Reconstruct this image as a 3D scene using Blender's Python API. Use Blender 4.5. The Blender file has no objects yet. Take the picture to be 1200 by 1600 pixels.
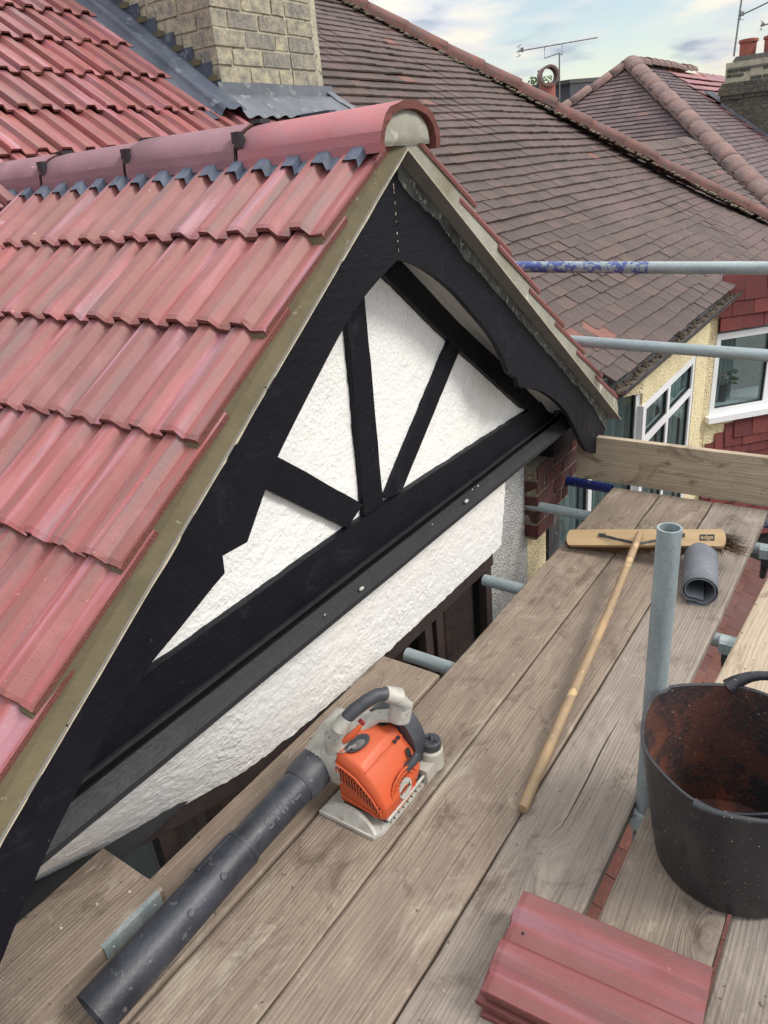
import bpy, bmesh, math, random
from mathutils import Vector, Matrix
from mathutils import noise as mn
R = math.radians
rng = random.Random(7)
sc = bpy.context.scene
col = sc.collection

# ------------------------------------------------------------------ camera
CAM = Vector((0, 0, 1.5))
cd = bpy.data.cameras.new('camera')
cd.sensor_fit = 'VERTICAL'; cd.sensor_height = 36.0; cd.lens = 1149.756 / 1600 * 36.0
cd.clip_start = 0.05; cd.clip_end = 2000
cam = bpy.data.objects.new('camera', cd); col.objects.link(cam)
rt = Vector((0.82255857, 0.56150422, -0.09005785)); dn = Vector((0.17143968, -0.39584208, -0.90217375)); fw = Vector((-0.54222306, 0.72665126, -0.4218674))
m = Matrix((rt, -dn, -fw)).transposed().to_4x4(); m.translation = CAM
cam.matrix_world = m
sc.camera = cam
# ------------------------------------------------------------------ sky, sun, exposure
SUN_EL, SUN_AZ = 46, 74      # azimuth counted clockwise from +Y
w = bpy.data.worlds.new('World'); sc.world = w; w.use_nodes = True
N, L = w.node_tree.nodes, w.node_tree.links
N.clear()
def wn(t, **k):
    n = N.new(t)
    for a, b in k.items():
        if a == 'op': n.operation = b
        else: n.inputs[a].default_value = b
    return n
def ml(op, a, b=None, c=None, clamp=False):
    n = N.new('ShaderNodeMath'); n.operation = op; n.use_clamp = clamp
    for i, v in enumerate((a, b, c)):
        if v is None: continue
        if isinstance(v, (int, float)): n.inputs[i].default_value = v
        else: L.new(v, n.inputs[i])
    return n.outputs[0]
wout = N.new('ShaderNodeOutputWorld'); wbg = N.new('ShaderNodeBackground'); L.new(wbg.outputs[0], wout.inputs[0])
wbg.inputs[1].default_value = 0.12
sky = N.new('ShaderNodeTexSky'); sky.sky_type = 'NISHITA'; sky.sun_disc = False
sky.sun_elevation = R(SUN_EL); sky.sun_rotation = R(SUN_AZ); sky.air_density = 1.2; sky.dust_density = 0.6
tc = N.new('ShaderNodeTexCoord'); sp = N.new('ShaderNodeSeparateXYZ'); L.new(tc.outputs['Generated'], sp.inputs[0])
zc = ml('MAXIMUM', sp.outputs[2], 0.0)
den = ml('ADD', zc, 0.16)
cx = ml('DIVIDE', sp.outputs[0], den); cy = ml('DIVIDE', sp.outputs[1], den)
cb = N.new('ShaderNodeCombineXYZ'); L.new(cx, cb.inputs[0]); L.new(cy, cb.inputs[1]); cb.inputs[2].default_value = 3.1
n1 = N.new('ShaderNodeTexNoise'); n1.inputs['Scale'].default_value = 1.05; n1.inputs['Detail'].default_value = 9; n1.inputs['Roughness'].default_value = 0.52; n1.inputs['Distortion'].default_value = 0.35
L.new(cb.outputs[0], n1.inputs['Vector'])
n2 = N.new('ShaderNodeTexNoise'); n2.inputs['Scale'].default_value = 2.8; n2.inputs['Detail'].default_value = 7; n2.inputs['Roughness'].default_value = 0.5
off = N.new('ShaderNodeVectorMath'); off.operation = 'ADD'; L.new(cb.outputs[0], off.inputs[0]); off.inputs[1].default_value = (4.2, 1.3, 0)
L.new(off.outputs[0], n2.inputs['Vector'])
mask = N.new('ShaderNodeMapRange'); L.new(n1.outputs[0], mask.inputs[0]); mask.inputs[1].default_value = 0.39; mask.inputs[2].default_value = 0.53; mask.interpolation_type = 'SMOOTHSTEP'
ramp = N.new('ShaderNodeValToRGB'); L.new(n2.outputs[0], ramp.inputs[0])
e = ramp.color_ramp.elements; e[0].position = 0.33; e[0].color = (0.40, 0.48, 0.60, 1); e[1].position = 0.60; e[1].color = (1.0, 0.94, 0.82, 1)
q = e.new(0.46); q.color = (0.74, 0.77, 0.82, 1)
# brightness of a cloudy sky rises from horizon to zenith (CIE overcast)
lum = ml('MULTIPLY_ADD', zc, 10.5, 4.3)
cl = N.new('ShaderNodeVectorMath'); cl.operation = 'SCALE'; L.new(ramp.outputs[0], cl.inputs[0]); L.new(lum, cl.inputs['Scale'])
sb = N.new('ShaderNodeVectorMath'); sb.operation = 'MULTIPLY'; L.new(sky.outputs[0], sb.inputs[0]); sb.inputs[1].default_value = (0.95, 0.88, 0.84)
mx = N.new('ShaderNodeMix'); mx.data_type = 'RGBA'; L.new(mask.outputs[0], mx.inputs[0]); L.new(sb.outputs[0], mx.inputs[6]); L.new(cl.outputs[0], mx.inputs[7])
L.new(mx.outputs[2], wbg.inputs[0])
sd = bpy.data.lights.new('sun', 'SUN'); sd.energy = 1.7; sd.angle = R(17); sd.color = (1.0, 0.95, 0.87)
sun = bpy.data.objects.new('sun', sd); col.objects.link(sun)
sv = Vector((math.sin(R(SUN_AZ)) * math.cos(R(SUN_EL)), math.cos(R(SUN_AZ)) * math.cos(R(SUN_EL)), math.sin(R(SUN_EL))))
sun.rotation_euler = sv.to_track_quat('Z', 'Y').to_euler()
sun.location = (0, 0, 20)
vs = sc.view_settings; vs.view_transform = 'Standard'; vs.look = 'None'; vs.exposure = 0.62; vs.gamma = 1.0; vs.use_curve_mapping = False

# ------------------------------------------------------------------ object helpers
def empty(name, loc, label=None, cat=None, group=None):
    o = bpy.data.objects.new(name, None); o.location = loc; o.empty_display_size = 0.1; col.objects.link(o)
    if label: o['label'] = label
    if cat: o['category'] = cat
    if group: o['group'] = group
    return o
def wloc(o):
    v = Vector((0, 0, 0))
    while o is not None:
        v += o.location; o = o.parent
    return v
def link(name, me, parent=None, world=(0, 0, 0), rot=None, label=None, cat=None, group=None, kind=None):
    """link a mesh whose own space sits at `world`; parents carry no rotation, only location"""
    o = bpy.data.objects.new(name, me); col.objects.link(o)
    p = Vector(world)
    if parent is not None:
        o.parent = parent; p = p - wloc(parent)
    o.location = p
    if rot is not None: o.rotation_euler = rot.to_euler() if isinstance(rot, Matrix) else rot
    if label: o['label'] = label
    if cat: o['category'] = cat
    if group: o['group'] = group
    if kind: o['kind'] = kind
    return o
def tomesh(bm, mats, smooth=False, angle=None):
    me = bpy.data.meshes.new('mesh')
    bmesh.ops.recalc_face_normals(bm, faces=bm.faces[:])
    if smooth:
        for f in bm.faces: f.smooth = True
        if angle:
            for e_ in bm.edges:
                if len(e_.link_faces) == 2 and e_.calc_face_angle(0) > R(angle): e_.smooth = False
    bm.to_mesh(me); bm.free()
    for mt in (mats if isinstance(mats, (list, tuple)) else [mats]): me.materials.append(mt)
    return me
def box(bm, lo, hi, mi=0, M=None):
    vs_ = [bm.verts.new(Vector((x, y, z))) for x in (lo[0], hi[0]) for y in (lo[1], hi[1]) for z in (lo[2], hi[2])]
    fs = []
    for f in ((0, 1, 3, 2), (4, 6, 7, 5), (0, 4, 5, 1), (2, 3, 7, 6), (0, 2, 6, 4), (1, 5, 7, 3)):
        a = bm.faces.new([vs_[i] for i in f]); a.material_index = mi; fs.append(a)
    if M is not None:
        for v in vs_: v.co = M @ v.co
    return vs_, fs
def prism(bm, pts, vec, mi=0):
    """closed polygon (3D points) swept by vec"""
    vec = Vector(vec)
    a = [bm.verts.new(Vector(p)) for p in pts]; b = [bm.verts.new(Vector(p) + vec) for p in pts]
    n = len(pts)
    fs = [bm.faces.new(a), bm.faces.new(b[::-1])]
    for i in range(n): fs.append(bm.faces.new((a[i], a[(i + 1) % n], b[(i + 1) % n], b[i])))
    for f in fs: f.material_index = mi
    return a + b, fs
def frame_of(d):
    d = d.normalized(); u = d.orthogonal().normalized()
    if abs(d.z) < 0.95: u = Vector((0, 0, 1)).cross(d).normalized()
    return u, d.cross(u)
def tube(bm, path, rad, seg=16, mi=0, cap=True, sx=1.0):
    rings = []
    n = len(path)
    for i, p in enumerate(path):
        p = Vector(p)
        d = (Vector(path[min(i + 1, n - 1)]) - Vector(path[max(i - 1, 0)]))
        u, v = frame_of(d)
        r = rad[i] if isinstance(rad, (list, tuple)) else rad
        rings.append([bm.verts.new(p + (u * math.cos(t) * sx + v * math.sin(t)) * r) for t in [k / seg * 2 * math.pi for k in range(seg)]])
    for i in range(n - 1):
        for k in range(seg):
            f = bm.faces.new((rings[i][k], rings[i][(k + 1) % seg], rings[i + 1][(k + 1) % seg], rings[i + 1][k])); f.material_index = mi
    if cap:
        f = bm.faces.new(rings[0][::-1]); f.material_index = mi
        f = bm.faces.new(rings[-1]); f.material_index = mi
    return rings
def pipe(bm, a, b, ro, ri, seg=28, mi=0):
    """hollow tube"""
    a, b = Vector(a), Vector(b); u, v = frame_of(b - a)
    R4 = []
    for p, r in ((a, ro), (b, ro), (b, ri), (a, ri)):
        R4.append([bm.verts.new(p + (u * math.cos(t) + v * math.sin(t)) * r) for t in [k / seg * 2 * math.pi for k in range(seg)]])
    for i in range(4):
        for k in range(seg):
            f = bm.faces.new((R4[i][k], R4[i][(k + 1) % seg], R4[(i + 1) % 4][(k + 1) % seg], R4[(i + 1) % 4][k])); f.material_index = mi
def bevel(bm, width, segs=2, angle=30):
    es = [e_ for e_ in bm.edges if len(e_.link_faces) == 2 and e_.calc_face_angle(0) > R(angle)]
    bmesh.ops.bevel(bm, geom=es, offset=width, segments=segs, affect='EDGES', profile=0.5, clamp_overlap=True)
def onebox(lo, hi, mat_, bev=0.0, M=None, jit=0.0):
    bm = bmesh.new(); box(bm, lo, hi, 0, M)
    if bev: bevel(bm, bev)
    if jit:
        for v in bm.verts: v.co += Vector((rng.uniform(-jit, jit), rng.uniform(-jit, jit), rng.uniform(-jit, jit)))
    return tomesh(bm, mat_)

# ------------------------------------------------------------------ materials
class MB:
    def __init__(s, name):
        s.m = bpy.data.materials.new(name); s.m.use_nodes = True; s.t = s.m.node_tree; s.t.nodes.clear()
        s.out = s.t.nodes.new('ShaderNodeOutputMaterial'); s.b = s.t.nodes.new('ShaderNodeBsdfPrincipled'); s.t.links.new(s.b.outputs[0], s.out.inputs[0])
        s._co = None
    def n(s, t): return s.t.nodes.new(t)
    def l(s, a, b): s.t.links.new(a, b)
    def co(s, scale=(1, 1, 1), rnd=True, rot=(0, 0, 0)):
        c = s.n('ShaderNodeTexCoord'); v = c.outputs['Object']
        if rnd:
            oi = s.n('ShaderNodeObjectInfo'); sc_ = s.n('ShaderNodeVectorMath'); sc_.operation = 'SCALE'
            cbn = s.n('ShaderNodeCombineXYZ')
            for i in range(3): s.l(oi.outputs['Random'], cbn.inputs[i])
            s.l(cbn.outputs[0], sc_.inputs[0]); sc_.inputs['Scale'].default_value = 37.0
            ad = s.n('ShaderNodeVectorMath'); ad.operation = 'ADD'; s.l(v, ad.inputs[0]); s.l(sc_.outputs[0], ad.inputs[1]); v = ad.outputs[0]
        mp = s.n('ShaderNodeMapping'); s.l(v, mp.inputs[0]); mp.inputs['Scale'].default_value = scale; mp.inputs['Rotation'].default_value = rot
        return mp.outputs[0]
    def noise(s, v, scale, detail=4, rough=0.55, dist=0.0):
        n = s.n('ShaderNodeTexNoise'); s.l(v, n.inputs['Vector']); n.inputs['Scale'].default_value = scale; n.inputs['Detail'].default_value = detail
        n.inputs['Roughness'].default_value = rough; n.inputs['Distortion'].default_value = dist; return n.outputs[0]
    def vor(s, v, scale, feat='F1', out=0):
        n = s.n('ShaderNodeTexVoronoi'); s.l(v, n.inputs['Vector']); n.inputs['Scale'].default_value = scale; n.feature = feat; return n.outputs[out]
    def ramp(s, f, stops):
        r = s.n('ShaderNodeValToRGB'); s.l(f, r.inputs[0]); e_ = r.color_ramp.elements
        e_[0].position = stops[0][0]; e_[1].position = stops[-1][0]
        for st in stops[1:-1]: e_.new(st[0])
        for i, st in enumerate(stops):
            c = st[1]; e_[i].color = (c, c, c, 1) if isinstance(c, (int, float)) else (*c, 1)
        return r.outputs[0]
    def mix(s, f, a, b, mode='MIX'):
        n = s.n('ShaderNodeMix'); n.data_type = 'RGBA'; n.blend_type = mode
        for v, i in ((f, 0), (a, 6), (b, 7)):
            if isinstance(v, (int, float)): n.inputs[i].default_value = v if i == 0 else (v, v, v, 1)
            elif isinstance(v, tuple): n.inputs[i].default_value = (*v, 1)
            else: s.l(v, n.inputs[i])
        return n.outputs[2]
    def math(s, op, a, b=None, clamp=False):
        n = s.n('ShaderNodeMath'); n.operation = op; n.use_clamp = clamp
        for i, v in enumerate((a, b)):
            if v is None: continue
            if isinstance(v, (int, float)): n.inputs[i].default_value = v
            else: s.l(v, n.inputs[i])
        return n.outputs[0]
    def rand(s): return s.n('ShaderNodeObjectInfo').outputs['Random']
    def attr(s, name):
        a = s.n('ShaderNodeAttribute'); a.attribute_name = name; return a.outputs['Fac']
    def bump(s, h, dist=0.002, strength=1.0, prev=None):
        b = s.n('ShaderNodeBump'); b.inputs['Distance'].default_value = dist; b.inputs['Strength'].default_value = strength; s.l(h, b.inputs['Height'])
        if prev is not None: s.l(prev, b.inputs['Normal'])
        return b.outputs[0]
    def done(s, color, rough=0.8, normal=None, metal=0.0, spec=0.5):
        for v, k in ((color, 'Base Color'), (rough, 'Roughness'), (metal, 'Metallic'), (spec, 'Specular IOR Level')):
            if isinstance(v, tuple): s.b.inputs[k].default_value = (*v, 1)
            elif isinstance(v, (int, float)): s.b.inputs[k].default_value = v
            else: s.l(v, s.b.inputs[k])
        if normal is not None: s.l(normal, s.b.inputs['Normal'])
        return s.m

def simple(name, c1, c2, scale=20, rough=0.7, bump=0.0, bscale=None, spots=None, metal=0.0, spec=0.5, stretch=(1, 1, 1), detail=5):
    """two-tone noise with fine grain; spots=(colour, scale, threshold)"""
    b = MB(name); v = b.co(stretch)
    n_ = b.noise(v, scale, detail, 0.62)
    c = b.mix(b.ramp(n_, [(0.32, 0.0), (0.68, 1.0)]), c1, c2)
    if spots:
        s_ = b.ramp(b.noise(v, spots[1], 3, 0.6), [(spots[2], 0.0), (spots[2] + 0.04, 1.0)]); c = b.mix(s_, c, spots[0])
    nm = None
    if bump: nm = b.bump(b.noise(v, bscale or scale * 3, 4, 0.6), bump)
    return b.done(c, rough, nm, metal, spec)

def m_tile(name='red_concrete_tile', dark=0.0):
    b = MB(name); v = b.co((1, 1, 1))
    st = b.noise(b.co((26, 1.6, 5)), 1.0, 3, 0.5)
    blot = b.noise(v, 7, 4, 0.6)
    fine = b.noise(v, 420, 2, 0.7)
    rp = b.rand()
    base = b.mix(b.ramp(rp, [(0.0, 0.0), (0.5, 0.35), (1.0, 1.0)]), (0.335, 0.074, 0.072), (0.215, 0.078, 0.095))
    c = b.mix(b.ramp(st, [(0.42, 0.0), (0.54, 0.7), (0.72, 1.0)]), base, (0.185, 0.070, 0.055))
    c = b.mix(b.ramp(st, [(0.34, 0.8), (0.44, 0.0)]), c, (0.36, 0.195, 0.240))
    c = b.mix(b.ramp(blot, [(0.5, 0.0), (0.72, 0.45)]), c, (0.37, 0.15, 0.165))
    c = b.mix(b.ramp(fine, [(0.3, 0.0), (0.7, 0.22)]), c, (0.44, 0.165, 0.17))
    c = b.mix(b.ramp(b.noise(v, 55, 3, 0.7), [(0.70, 0.0), (0.74, 0.7)]), c, (0.62, 0.42, 0.34))
    dirt = b.ramp(b.noise(b.co((34, 2.0, 3)), 1.0, 5, 0.65), [(0.50, 0.0), (0.66, 0.75)])
    c = b.mix(dirt, c, (0.17, 0.10, 0.10))
    if dark: c = b.mix(dark, c, (0.085, 0.022, 0.026))
    nm = b.bump(fine, 0.0007); nm = b.bump(b.noise(v, 60, 3), 0.0012, 0.5, nm)
    return b.done(c, 0.47, nm, 0, 0.5)
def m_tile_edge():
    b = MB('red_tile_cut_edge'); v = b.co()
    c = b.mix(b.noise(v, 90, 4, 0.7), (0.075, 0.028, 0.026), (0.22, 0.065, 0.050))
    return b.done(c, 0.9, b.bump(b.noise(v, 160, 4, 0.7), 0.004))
def m_ridge(name='ridge_tile_red', A=((0.36, 0.105, 0.110), (0.33, 0.105, 0.120)), P_=(0.42, 0.20)):
    b = MB(name); v = b.co()
    big = b.noise(b.co((3, 3, 3)), 1.6, 4, 0.6, 0.4)
    c = b.mix(b.ramp(b.rand(), [(0, 0.0), (1, 1.0)]), A[0], A[1])
    c = b.mix(b.ramp(big, [(0.45, 0.0), (0.68, 0.75)]), c, (0.24, 0.13, 0.165))
    c = b.mix(b.ramp(b.noise(v, 380, 2, 0.7), [(0.35, 0.0), (0.75, 0.4)]), c, (0.52, 0.24, 0.25))
    c = b.mix(b.ramp(b.noise(b.co((6, 40, 40)), 1, 4, 0.7), [(0.66, 0.0), (0.70, 0.55)]), c, (0.62, 0.45, 0.42))
    return b.done(c, 0.66, b.bump(b.noise(v, 300, 3, 0.7), 0.0015))
def m_wood(name, tones, seed, grain=1.0, stain=0.5):
    b = MB(name)
    tcx = b.n('ShaderNodeTexCoord'); oi = b.n('ShaderNodeObjectInfo')
    cbn = b.n('ShaderNodeCombineXYZ'); b.l(oi.outputs['Random'], cbn.inputs[0]); b.l(oi.outputs['Random'], cbn.inputs[1])
    k = b.n('ShaderNodeVectorMath'); k.operation = 'SCALE'; b.l(cbn.outputs[0], k.inputs[0]); k.inputs['Scale'].default_value = 23.0 + seed
    ad = b.n('ShaderNodeVectorMath'); ad.operation = 'ADD'; b.l(tcx.outputs['Object'], ad.inputs[0]); b.l(k.outputs[0], ad.inputs[1]); P = ad.outputs[0]
    def mp(s_, src=P):
        n_ = b.n('ShaderNodeMapping'); b.l(src, n_.inputs[0]); n_.inputs['Scale'].default_value = s_; return n_.outputs[0]
    # warp the grain round knots
    wob = b.n('ShaderNodeTexNoise'); b.l(mp((3.2, 1.1, 3)), wob.inputs['Vector']); wob.inputs['Scale'].default_value = 1.3; wob.inputs['Detail'].default_value = 2
    ws = b.n('ShaderNodeVectorMath'); ws.operation = 'SCALE'; b.l(wob.outputs[1], ws.inputs[0]); ws.inputs['Scale'].default_value = 0.05
    wp = b.n('ShaderNodeVectorMath'); wp.operation = 'ADD'; b.l(P, wp.inputs[0]); b.l(ws.outputs[0], wp.inputs[1]); W = wp.outputs[0]
    knd = b.n('ShaderNodeTexVoronoi'); b.l(mp((4.2, 1.5, 0.01), W), knd.inputs['Vector']); knd.inputs['Scale'].default_value = 1.0; knd.inputs['Randomness'].default_value = 1.0
    kn = knd.outputs[0]
    kw = b.math('MULTIPLY', b.ramp(kn, [(0.0, 1.0), (0.22, 0.0)]), 0.06)
    sx = b.n('ShaderNodeSeparateXYZ'); b.l(W, sx.inputs[0])
    gx = b.math('ADD', sx.outputs[0], kw)
    cg = b.n('ShaderNodeCombineXYZ'); b.l(gx, cg.inputs[0]); b.l(sx.outputs[1], cg.inputs[1]); b.l(sx.outputs[2], cg.inputs[2])
    G = cg.outputs[0]
    wv = b.n('ShaderNodeTexWave'); wv.wave_type = 'BANDS'; wv.bands_direction = 'X'; b.l(mp((1, 0.035, 0.3), G), wv.inputs['Vector'])
    wv.inputs['Scale'].default_value = 30.0 * grain; wv.inputs['Distortion'].default_value = 1.6; wv.inputs['Detail'].default_value = 3; wv.inputs['Detail Scale'].default_value = 1.6
    fib = b.noise(mp((260, 4, 60), G), 1.0, 3, 0.7)
    fib2 = b.noise(mp((110, 1.6, 20), G), 1.0, 5, 0.68)
    blot = b.noise(mp((5.5, 2.4, 1)), 1.6, 6, 0.7, 0.6)
    c = b.mix(b.ramp(blot, [(0.30, 0.0), (0.70, 1.0)]), tones[0], tones[1])
    c = b.mix(b.ramp(oi.outputs['Random'], [(0, 0.0), (1, 0.5)]), c, tones[2])
    c = b.mix(b.math('MULTIPLY', b.ramp(wv.outputs[1], [(0.0, 1.0), (0.35, 0.5), (0.75, 0.0)]), 0.17), c, tones[3])
    c = b.mix(b.ramp(fib2, [(0.32, 0.42), (0.52, 0.0)]), c, tones[3])
    c = b.mix(b.ramp(fib, [(0.30, 0.55), (0.47, 0.0)]), c, tones[3])
    c = b.mix(b.ramp(fib, [(0.58, 0.0), (0.78, 0.45)]), c, tones[4])
    c = b.mix(b.ramp(kn, [(0.0, 0.9), (0.028, 0.75), (0.045, 0.0)]), c, (0.085, 0.055, 0.035))
    # cement smears, damp marks, specks
    sm = b.noise(mp((7, 3.2, 3)), 1.0, 6, 0.68, 0.8)
    c = b.mix(b.ramp(sm, [(0.56, 0.0), (0.70, stain)]), c, (0.44, 0.39, 0.32))
    dk = b.noise(mp((7, 4.0, 2)), 1.35, 7, 0.68, 0.9)
    c = b.mix(b.ramp(dk, [(0.33, 0.72), (0.47, 0.0)]), c, (0.095, 0.070, 0.053))
    c = b.mix(b.ramp(b.noise(mp((22, 14, 2)), 1.0, 6, 0.75, 0.5), [(0.58, 0.0), (0.66, 0.4)]), c, (0.40, 0.345, 0.28))
    c = b.mix(b.ramp(b.noise(mp((75, 0.8, 3), G), 1.0, 2, 0.5), [(0.250, 0.9), (0.268, 0.0)]), c, (0.035, 0.027, 0.022))
    spk = b.noise(P, 85, 2, 0.5)
    c = b.mix(b.ramp(spk, [(0.745, 0.0), (0.765, 0.6)]), c, (0.40, 0.36, 0.30))
    c = b.mix(b.ramp(b.noise(P, 60, 2, 0.5), [(0.255, 0.8), (0.275, 0.0)]), c, (0.07, 0.055, 0.045))
    nm = b.bump(fib, 0.0014); nm = b.bump(fib2, 0.0022, 0.8, nm); nm = b.bump(wv.outputs[1], 0.0012, 0.5, nm)
    return b.done(c, 0.86, nm, 0, 0.25)
def m_render():
    b = MB('white_roughcast'); v = b.co((1, 1, 1), rnd=False)
    nb = b.noise(v, 75, 4, 0.55, 0.2); vo = b.vor(v, 85, 'SMOOTH_F1'); lg = b.noise(v, 3.0, 4, 0.6)
    h = b.math('ADD', b.math('MULTIPLY', nb, 1.0), b.math('MULTIPLY', vo, -0.55))
    c = b.mix(b.ramp(lg, [(0.3, 0.0), (0.7, 1.0)]), (0.87, 0.86, 0.82), (0.83, 0.83, 0.82))
    c = b.mix(b.ramp(b.noise(v, 90, 3, 0.6), [(0.22, 0.35), (0.34, 0.0)]), c, (0.50, 0.49, 0.45))
    c = b.mix(b.ramp(b.noise(v, 6, 6, 0.7), [(0.64, 0.0), (0.8, 0.35)]), c, (0.66, 0.63, 0.55))
    h = b.math('MULTIPLY', h, b.ramp(b.noise(v, 5, 3, 0.6), [(0.35, 0.45), (0.65, 1.0)])); nm = b.bump(h, 0.0052, 1.0); nm = b.bump(b.noise(v, 11, 3, 0.5), 0.006, 0.6, nm)
    return b.done(c, 0.55, nm, 0, 0.4)
def m_pebble(name, c1, c2, c3, sc_=85):
    b = MB(name); v = b.co((1, 1, 1), rnd=False)
    vo = b.vor(v, sc_); cc = b.vor(v, sc_, 'F1', 1)
    sepn = b.n('ShaderNodeSeparateColor'); b.l(cc, sepn.inputs[0])
    c = b.mix(sepn.outputs[0], c1, c2); c = b.mix(b.ramp(sepn.outputs[1], [(0.86, 0.0), (0.9, 1.0)]), c, c3)
    c = b.mix(b.ramp(b.noise(v, 2.5, 5, 0.65), [(0.45, 0.0), (0.75, 0.55)]), c, c3)
    nm = b.bump(vo, 0.008)
    return b.done(c, 0.85, nm)
def m_black(name='black_satin_paint', base=((0.0035, 0.004, 0.008), (0.008, 0.008, 0.012)), rr=(0.42, 0.62)):
    b = MB(name); v = b.co((1, 1, 1), rnd=False)
    n_ = b.noise(v, 9, 5, 0.6); f = b.noise(b.co((90, 14, 90), rnd=False), 1, 4, 0.6)
    c = b.mix(n_, base[0], base[1])
    c = b.mix(b.ramp(b.noise(v, 48, 5, 0.75), [(0.66, 0.0), (0.72, 0.4)]), c, (0.12, 0.125, 0.12))
    c = b.mix(b.ramp(b.noise(v, 5, 6, 0.7, 0.6), [(0.58, 0.0), (0.75, 0.3)]), c, (0.06, 0.06, 0.07))
    nm = b.bump(f, 0.0022); nm = b.bump(b.noise(v, 24, 5, 0.65), 0.004, 0.8, nm)
    return b.done(c, b.ramp(n_, [(0.3, rr[0]), (0.7, rr[1])]), nm, 0, 0.2)
def m_galv(name='galvanised_steel', paint=None):
    b = MB(name); v = b.co((1, 1, 1))
    s1 = b.noise(b.co((22, 22, 4)), 1, 5, 0.65); s2 = b.noise(v, 130, 3, 0.6)
    c = b.mix(b.ramp(s1, [(0.3, 0.0), (0.7, 1.0)]), (0.20, 0.25, 0.27), (0.36, 0.41, 0.42))
    c = b.mix(b.ramp(s2, [(0.30, 0.45), (0.45, 0.0)]), c, (0.12, 0.15, 0.155))
    c = b.mix(b.ramp(b.noise(v, 24, 5, 0.7), [(0.66, 0.0), (0.70, 0.7)]), c, (0.50, 0.52, 0.50))
    if paint:
        pm = b.ramp(b.noise(b.co((12, 12, 12)), 2.2, 6, 0.75), [(paint[1], 0.0), (paint[1] + 0.05, 1.0)])
        c = b.mix(pm, c, paint[0])
    return b.done(c, 0.5, b.bump(b.noise(v, 90, 3, 0.6), 0.0008), 0.25, 0.5)

T = {}
T['tile'] = m_tile(); T['tile_loose'] = m_tile('maroon_loose_tile', 0.45); T['tile_edge'] = m_tile_edge(); T['ridge'] = m_ridge(); T['ridge_purple'] = m_ridge('ridge_tile_purple', ((0.165, 0.082, 0.105), (0.125, 0.074, 0.100)))
T['board'] = m_wood('weathered_scaffold_board', ((0.306, 0.241, 0.189), (0.200, 0.153, 0.122), (0.244, 0.212, 0.183), (0.093, 0.072, 0.056), (0.391, 0.333, 0.268)), 1)
T['board_grey'] = m_wood('grey_scaffold_board', ((0.292, 0.249, 0.218), (0.200, 0.169, 0.149), (0.302, 0.251, 0.211), (0.095, 0.080, 0.071), (0.408, 0.356, 0.311)), 3)
T['board_pale'] = m_wood('pale_scaffold_board', ((0.473, 0.383, 0.284), (0.365, 0.299, 0.219), (0.430, 0.356, 0.269), (0.215, 0.162, 0.115), (0.603, 0.504, 0.389)), 6, 0.8)
T['render'] = m_render()
T['black'] = m_black(); T['black_dusty_lit'] = m_black('dusty_lit_black_moulding_paint', ((0.016, 0.017, 0.020), (0.030, 0.029, 0.031)), (0.42, 0.60))  # cornice black: dust, plus its sky-lit look lightened into the base colour
T['soffit'] = simple('grey_white_soffit', (0.84, 0.83, 0.81), (0.86, 0.85, 0.83), 6, 0.8, 0.001, 60)
T['mortar'] = simple('olive_verge_mortar', (0.145, 0.117, 0.066), (0.100, 0.082, 0.047), 6, 0.9, 0.004, 30, spots=((0.23, 0.20, 0.14), 34, 0.67), detail=8)
T['mortar_pale'] = simple('pale_verge_mortar', (0.34, 0.335, 0.285), (0.19, 0.165, 0.11), 3, 0.85, 0.003, 40, spots=((0.50, 0.48, 0.42), 7, 0.62))
T['undercloak'] = simple('grey_fibre_cement', (0.20, 0.185, 0.17), (0.25, 0.235, 0.215), 14, 0.85, 0.0008, 70)
T['cream'] = simple('cream_chipped_edge', (0.58, 0.52, 0.40), (0.36, 0.31, 0.22), 40, 0.85, 0.001, 90)
T['weathered'] = simple('weathered_lichen_board', (0.035, 0.036, 0.036), (0.12, 0.125, 0.11), 16, 0.9, 0.004, 60, spots=((0.26, 0.26, 0.22), 42, 0.58), detail=7)
T['galv'] = m_galv(); T['galv_blue'] = m_galv('galvanised_blue_paint', ((0.012, 0.022, 0.13), 0.34)); T['galv_patch'] = m_galv('galvanised_blue_patches', ((0.055, 0.085, 0.26), 0.47))
T['lead'] = simple('lead_sheet', (0.105, 0.115, 0.140), (0.165, 0.175, 0.195), 6, 0.68, 0.002, 25, spots=((0.22, 0.23, 0.24), 14, 0.60), spec=0.3, detail=7)
T['lead_dark'] = simple('dark_blue_lead', (0.040, 0.050, 0.075), (0.085, 0.098, 0.130), 7, 0.62, 0.002, 25, spec=0.35, spots=((0.14, 0.155, 0.185), 13, 0.62))
T['rollblue'] = simple('ridge_roll_blue_grey', (0.040, 0.052, 0.085), (0.09, 0.11, 0.16), 25, 0.6, 0.001, 80)
T['plastic'] = simple('black_plastic', (0.012, 0.013, 0.016), (0.03, 0.031, 0.035), 30, 0.45)
T['dark'] = simple('dark_void_lining', (0.010, 0.010, 0.012), (0.016, 0.015, 0.016), 8, 0.9)

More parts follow.
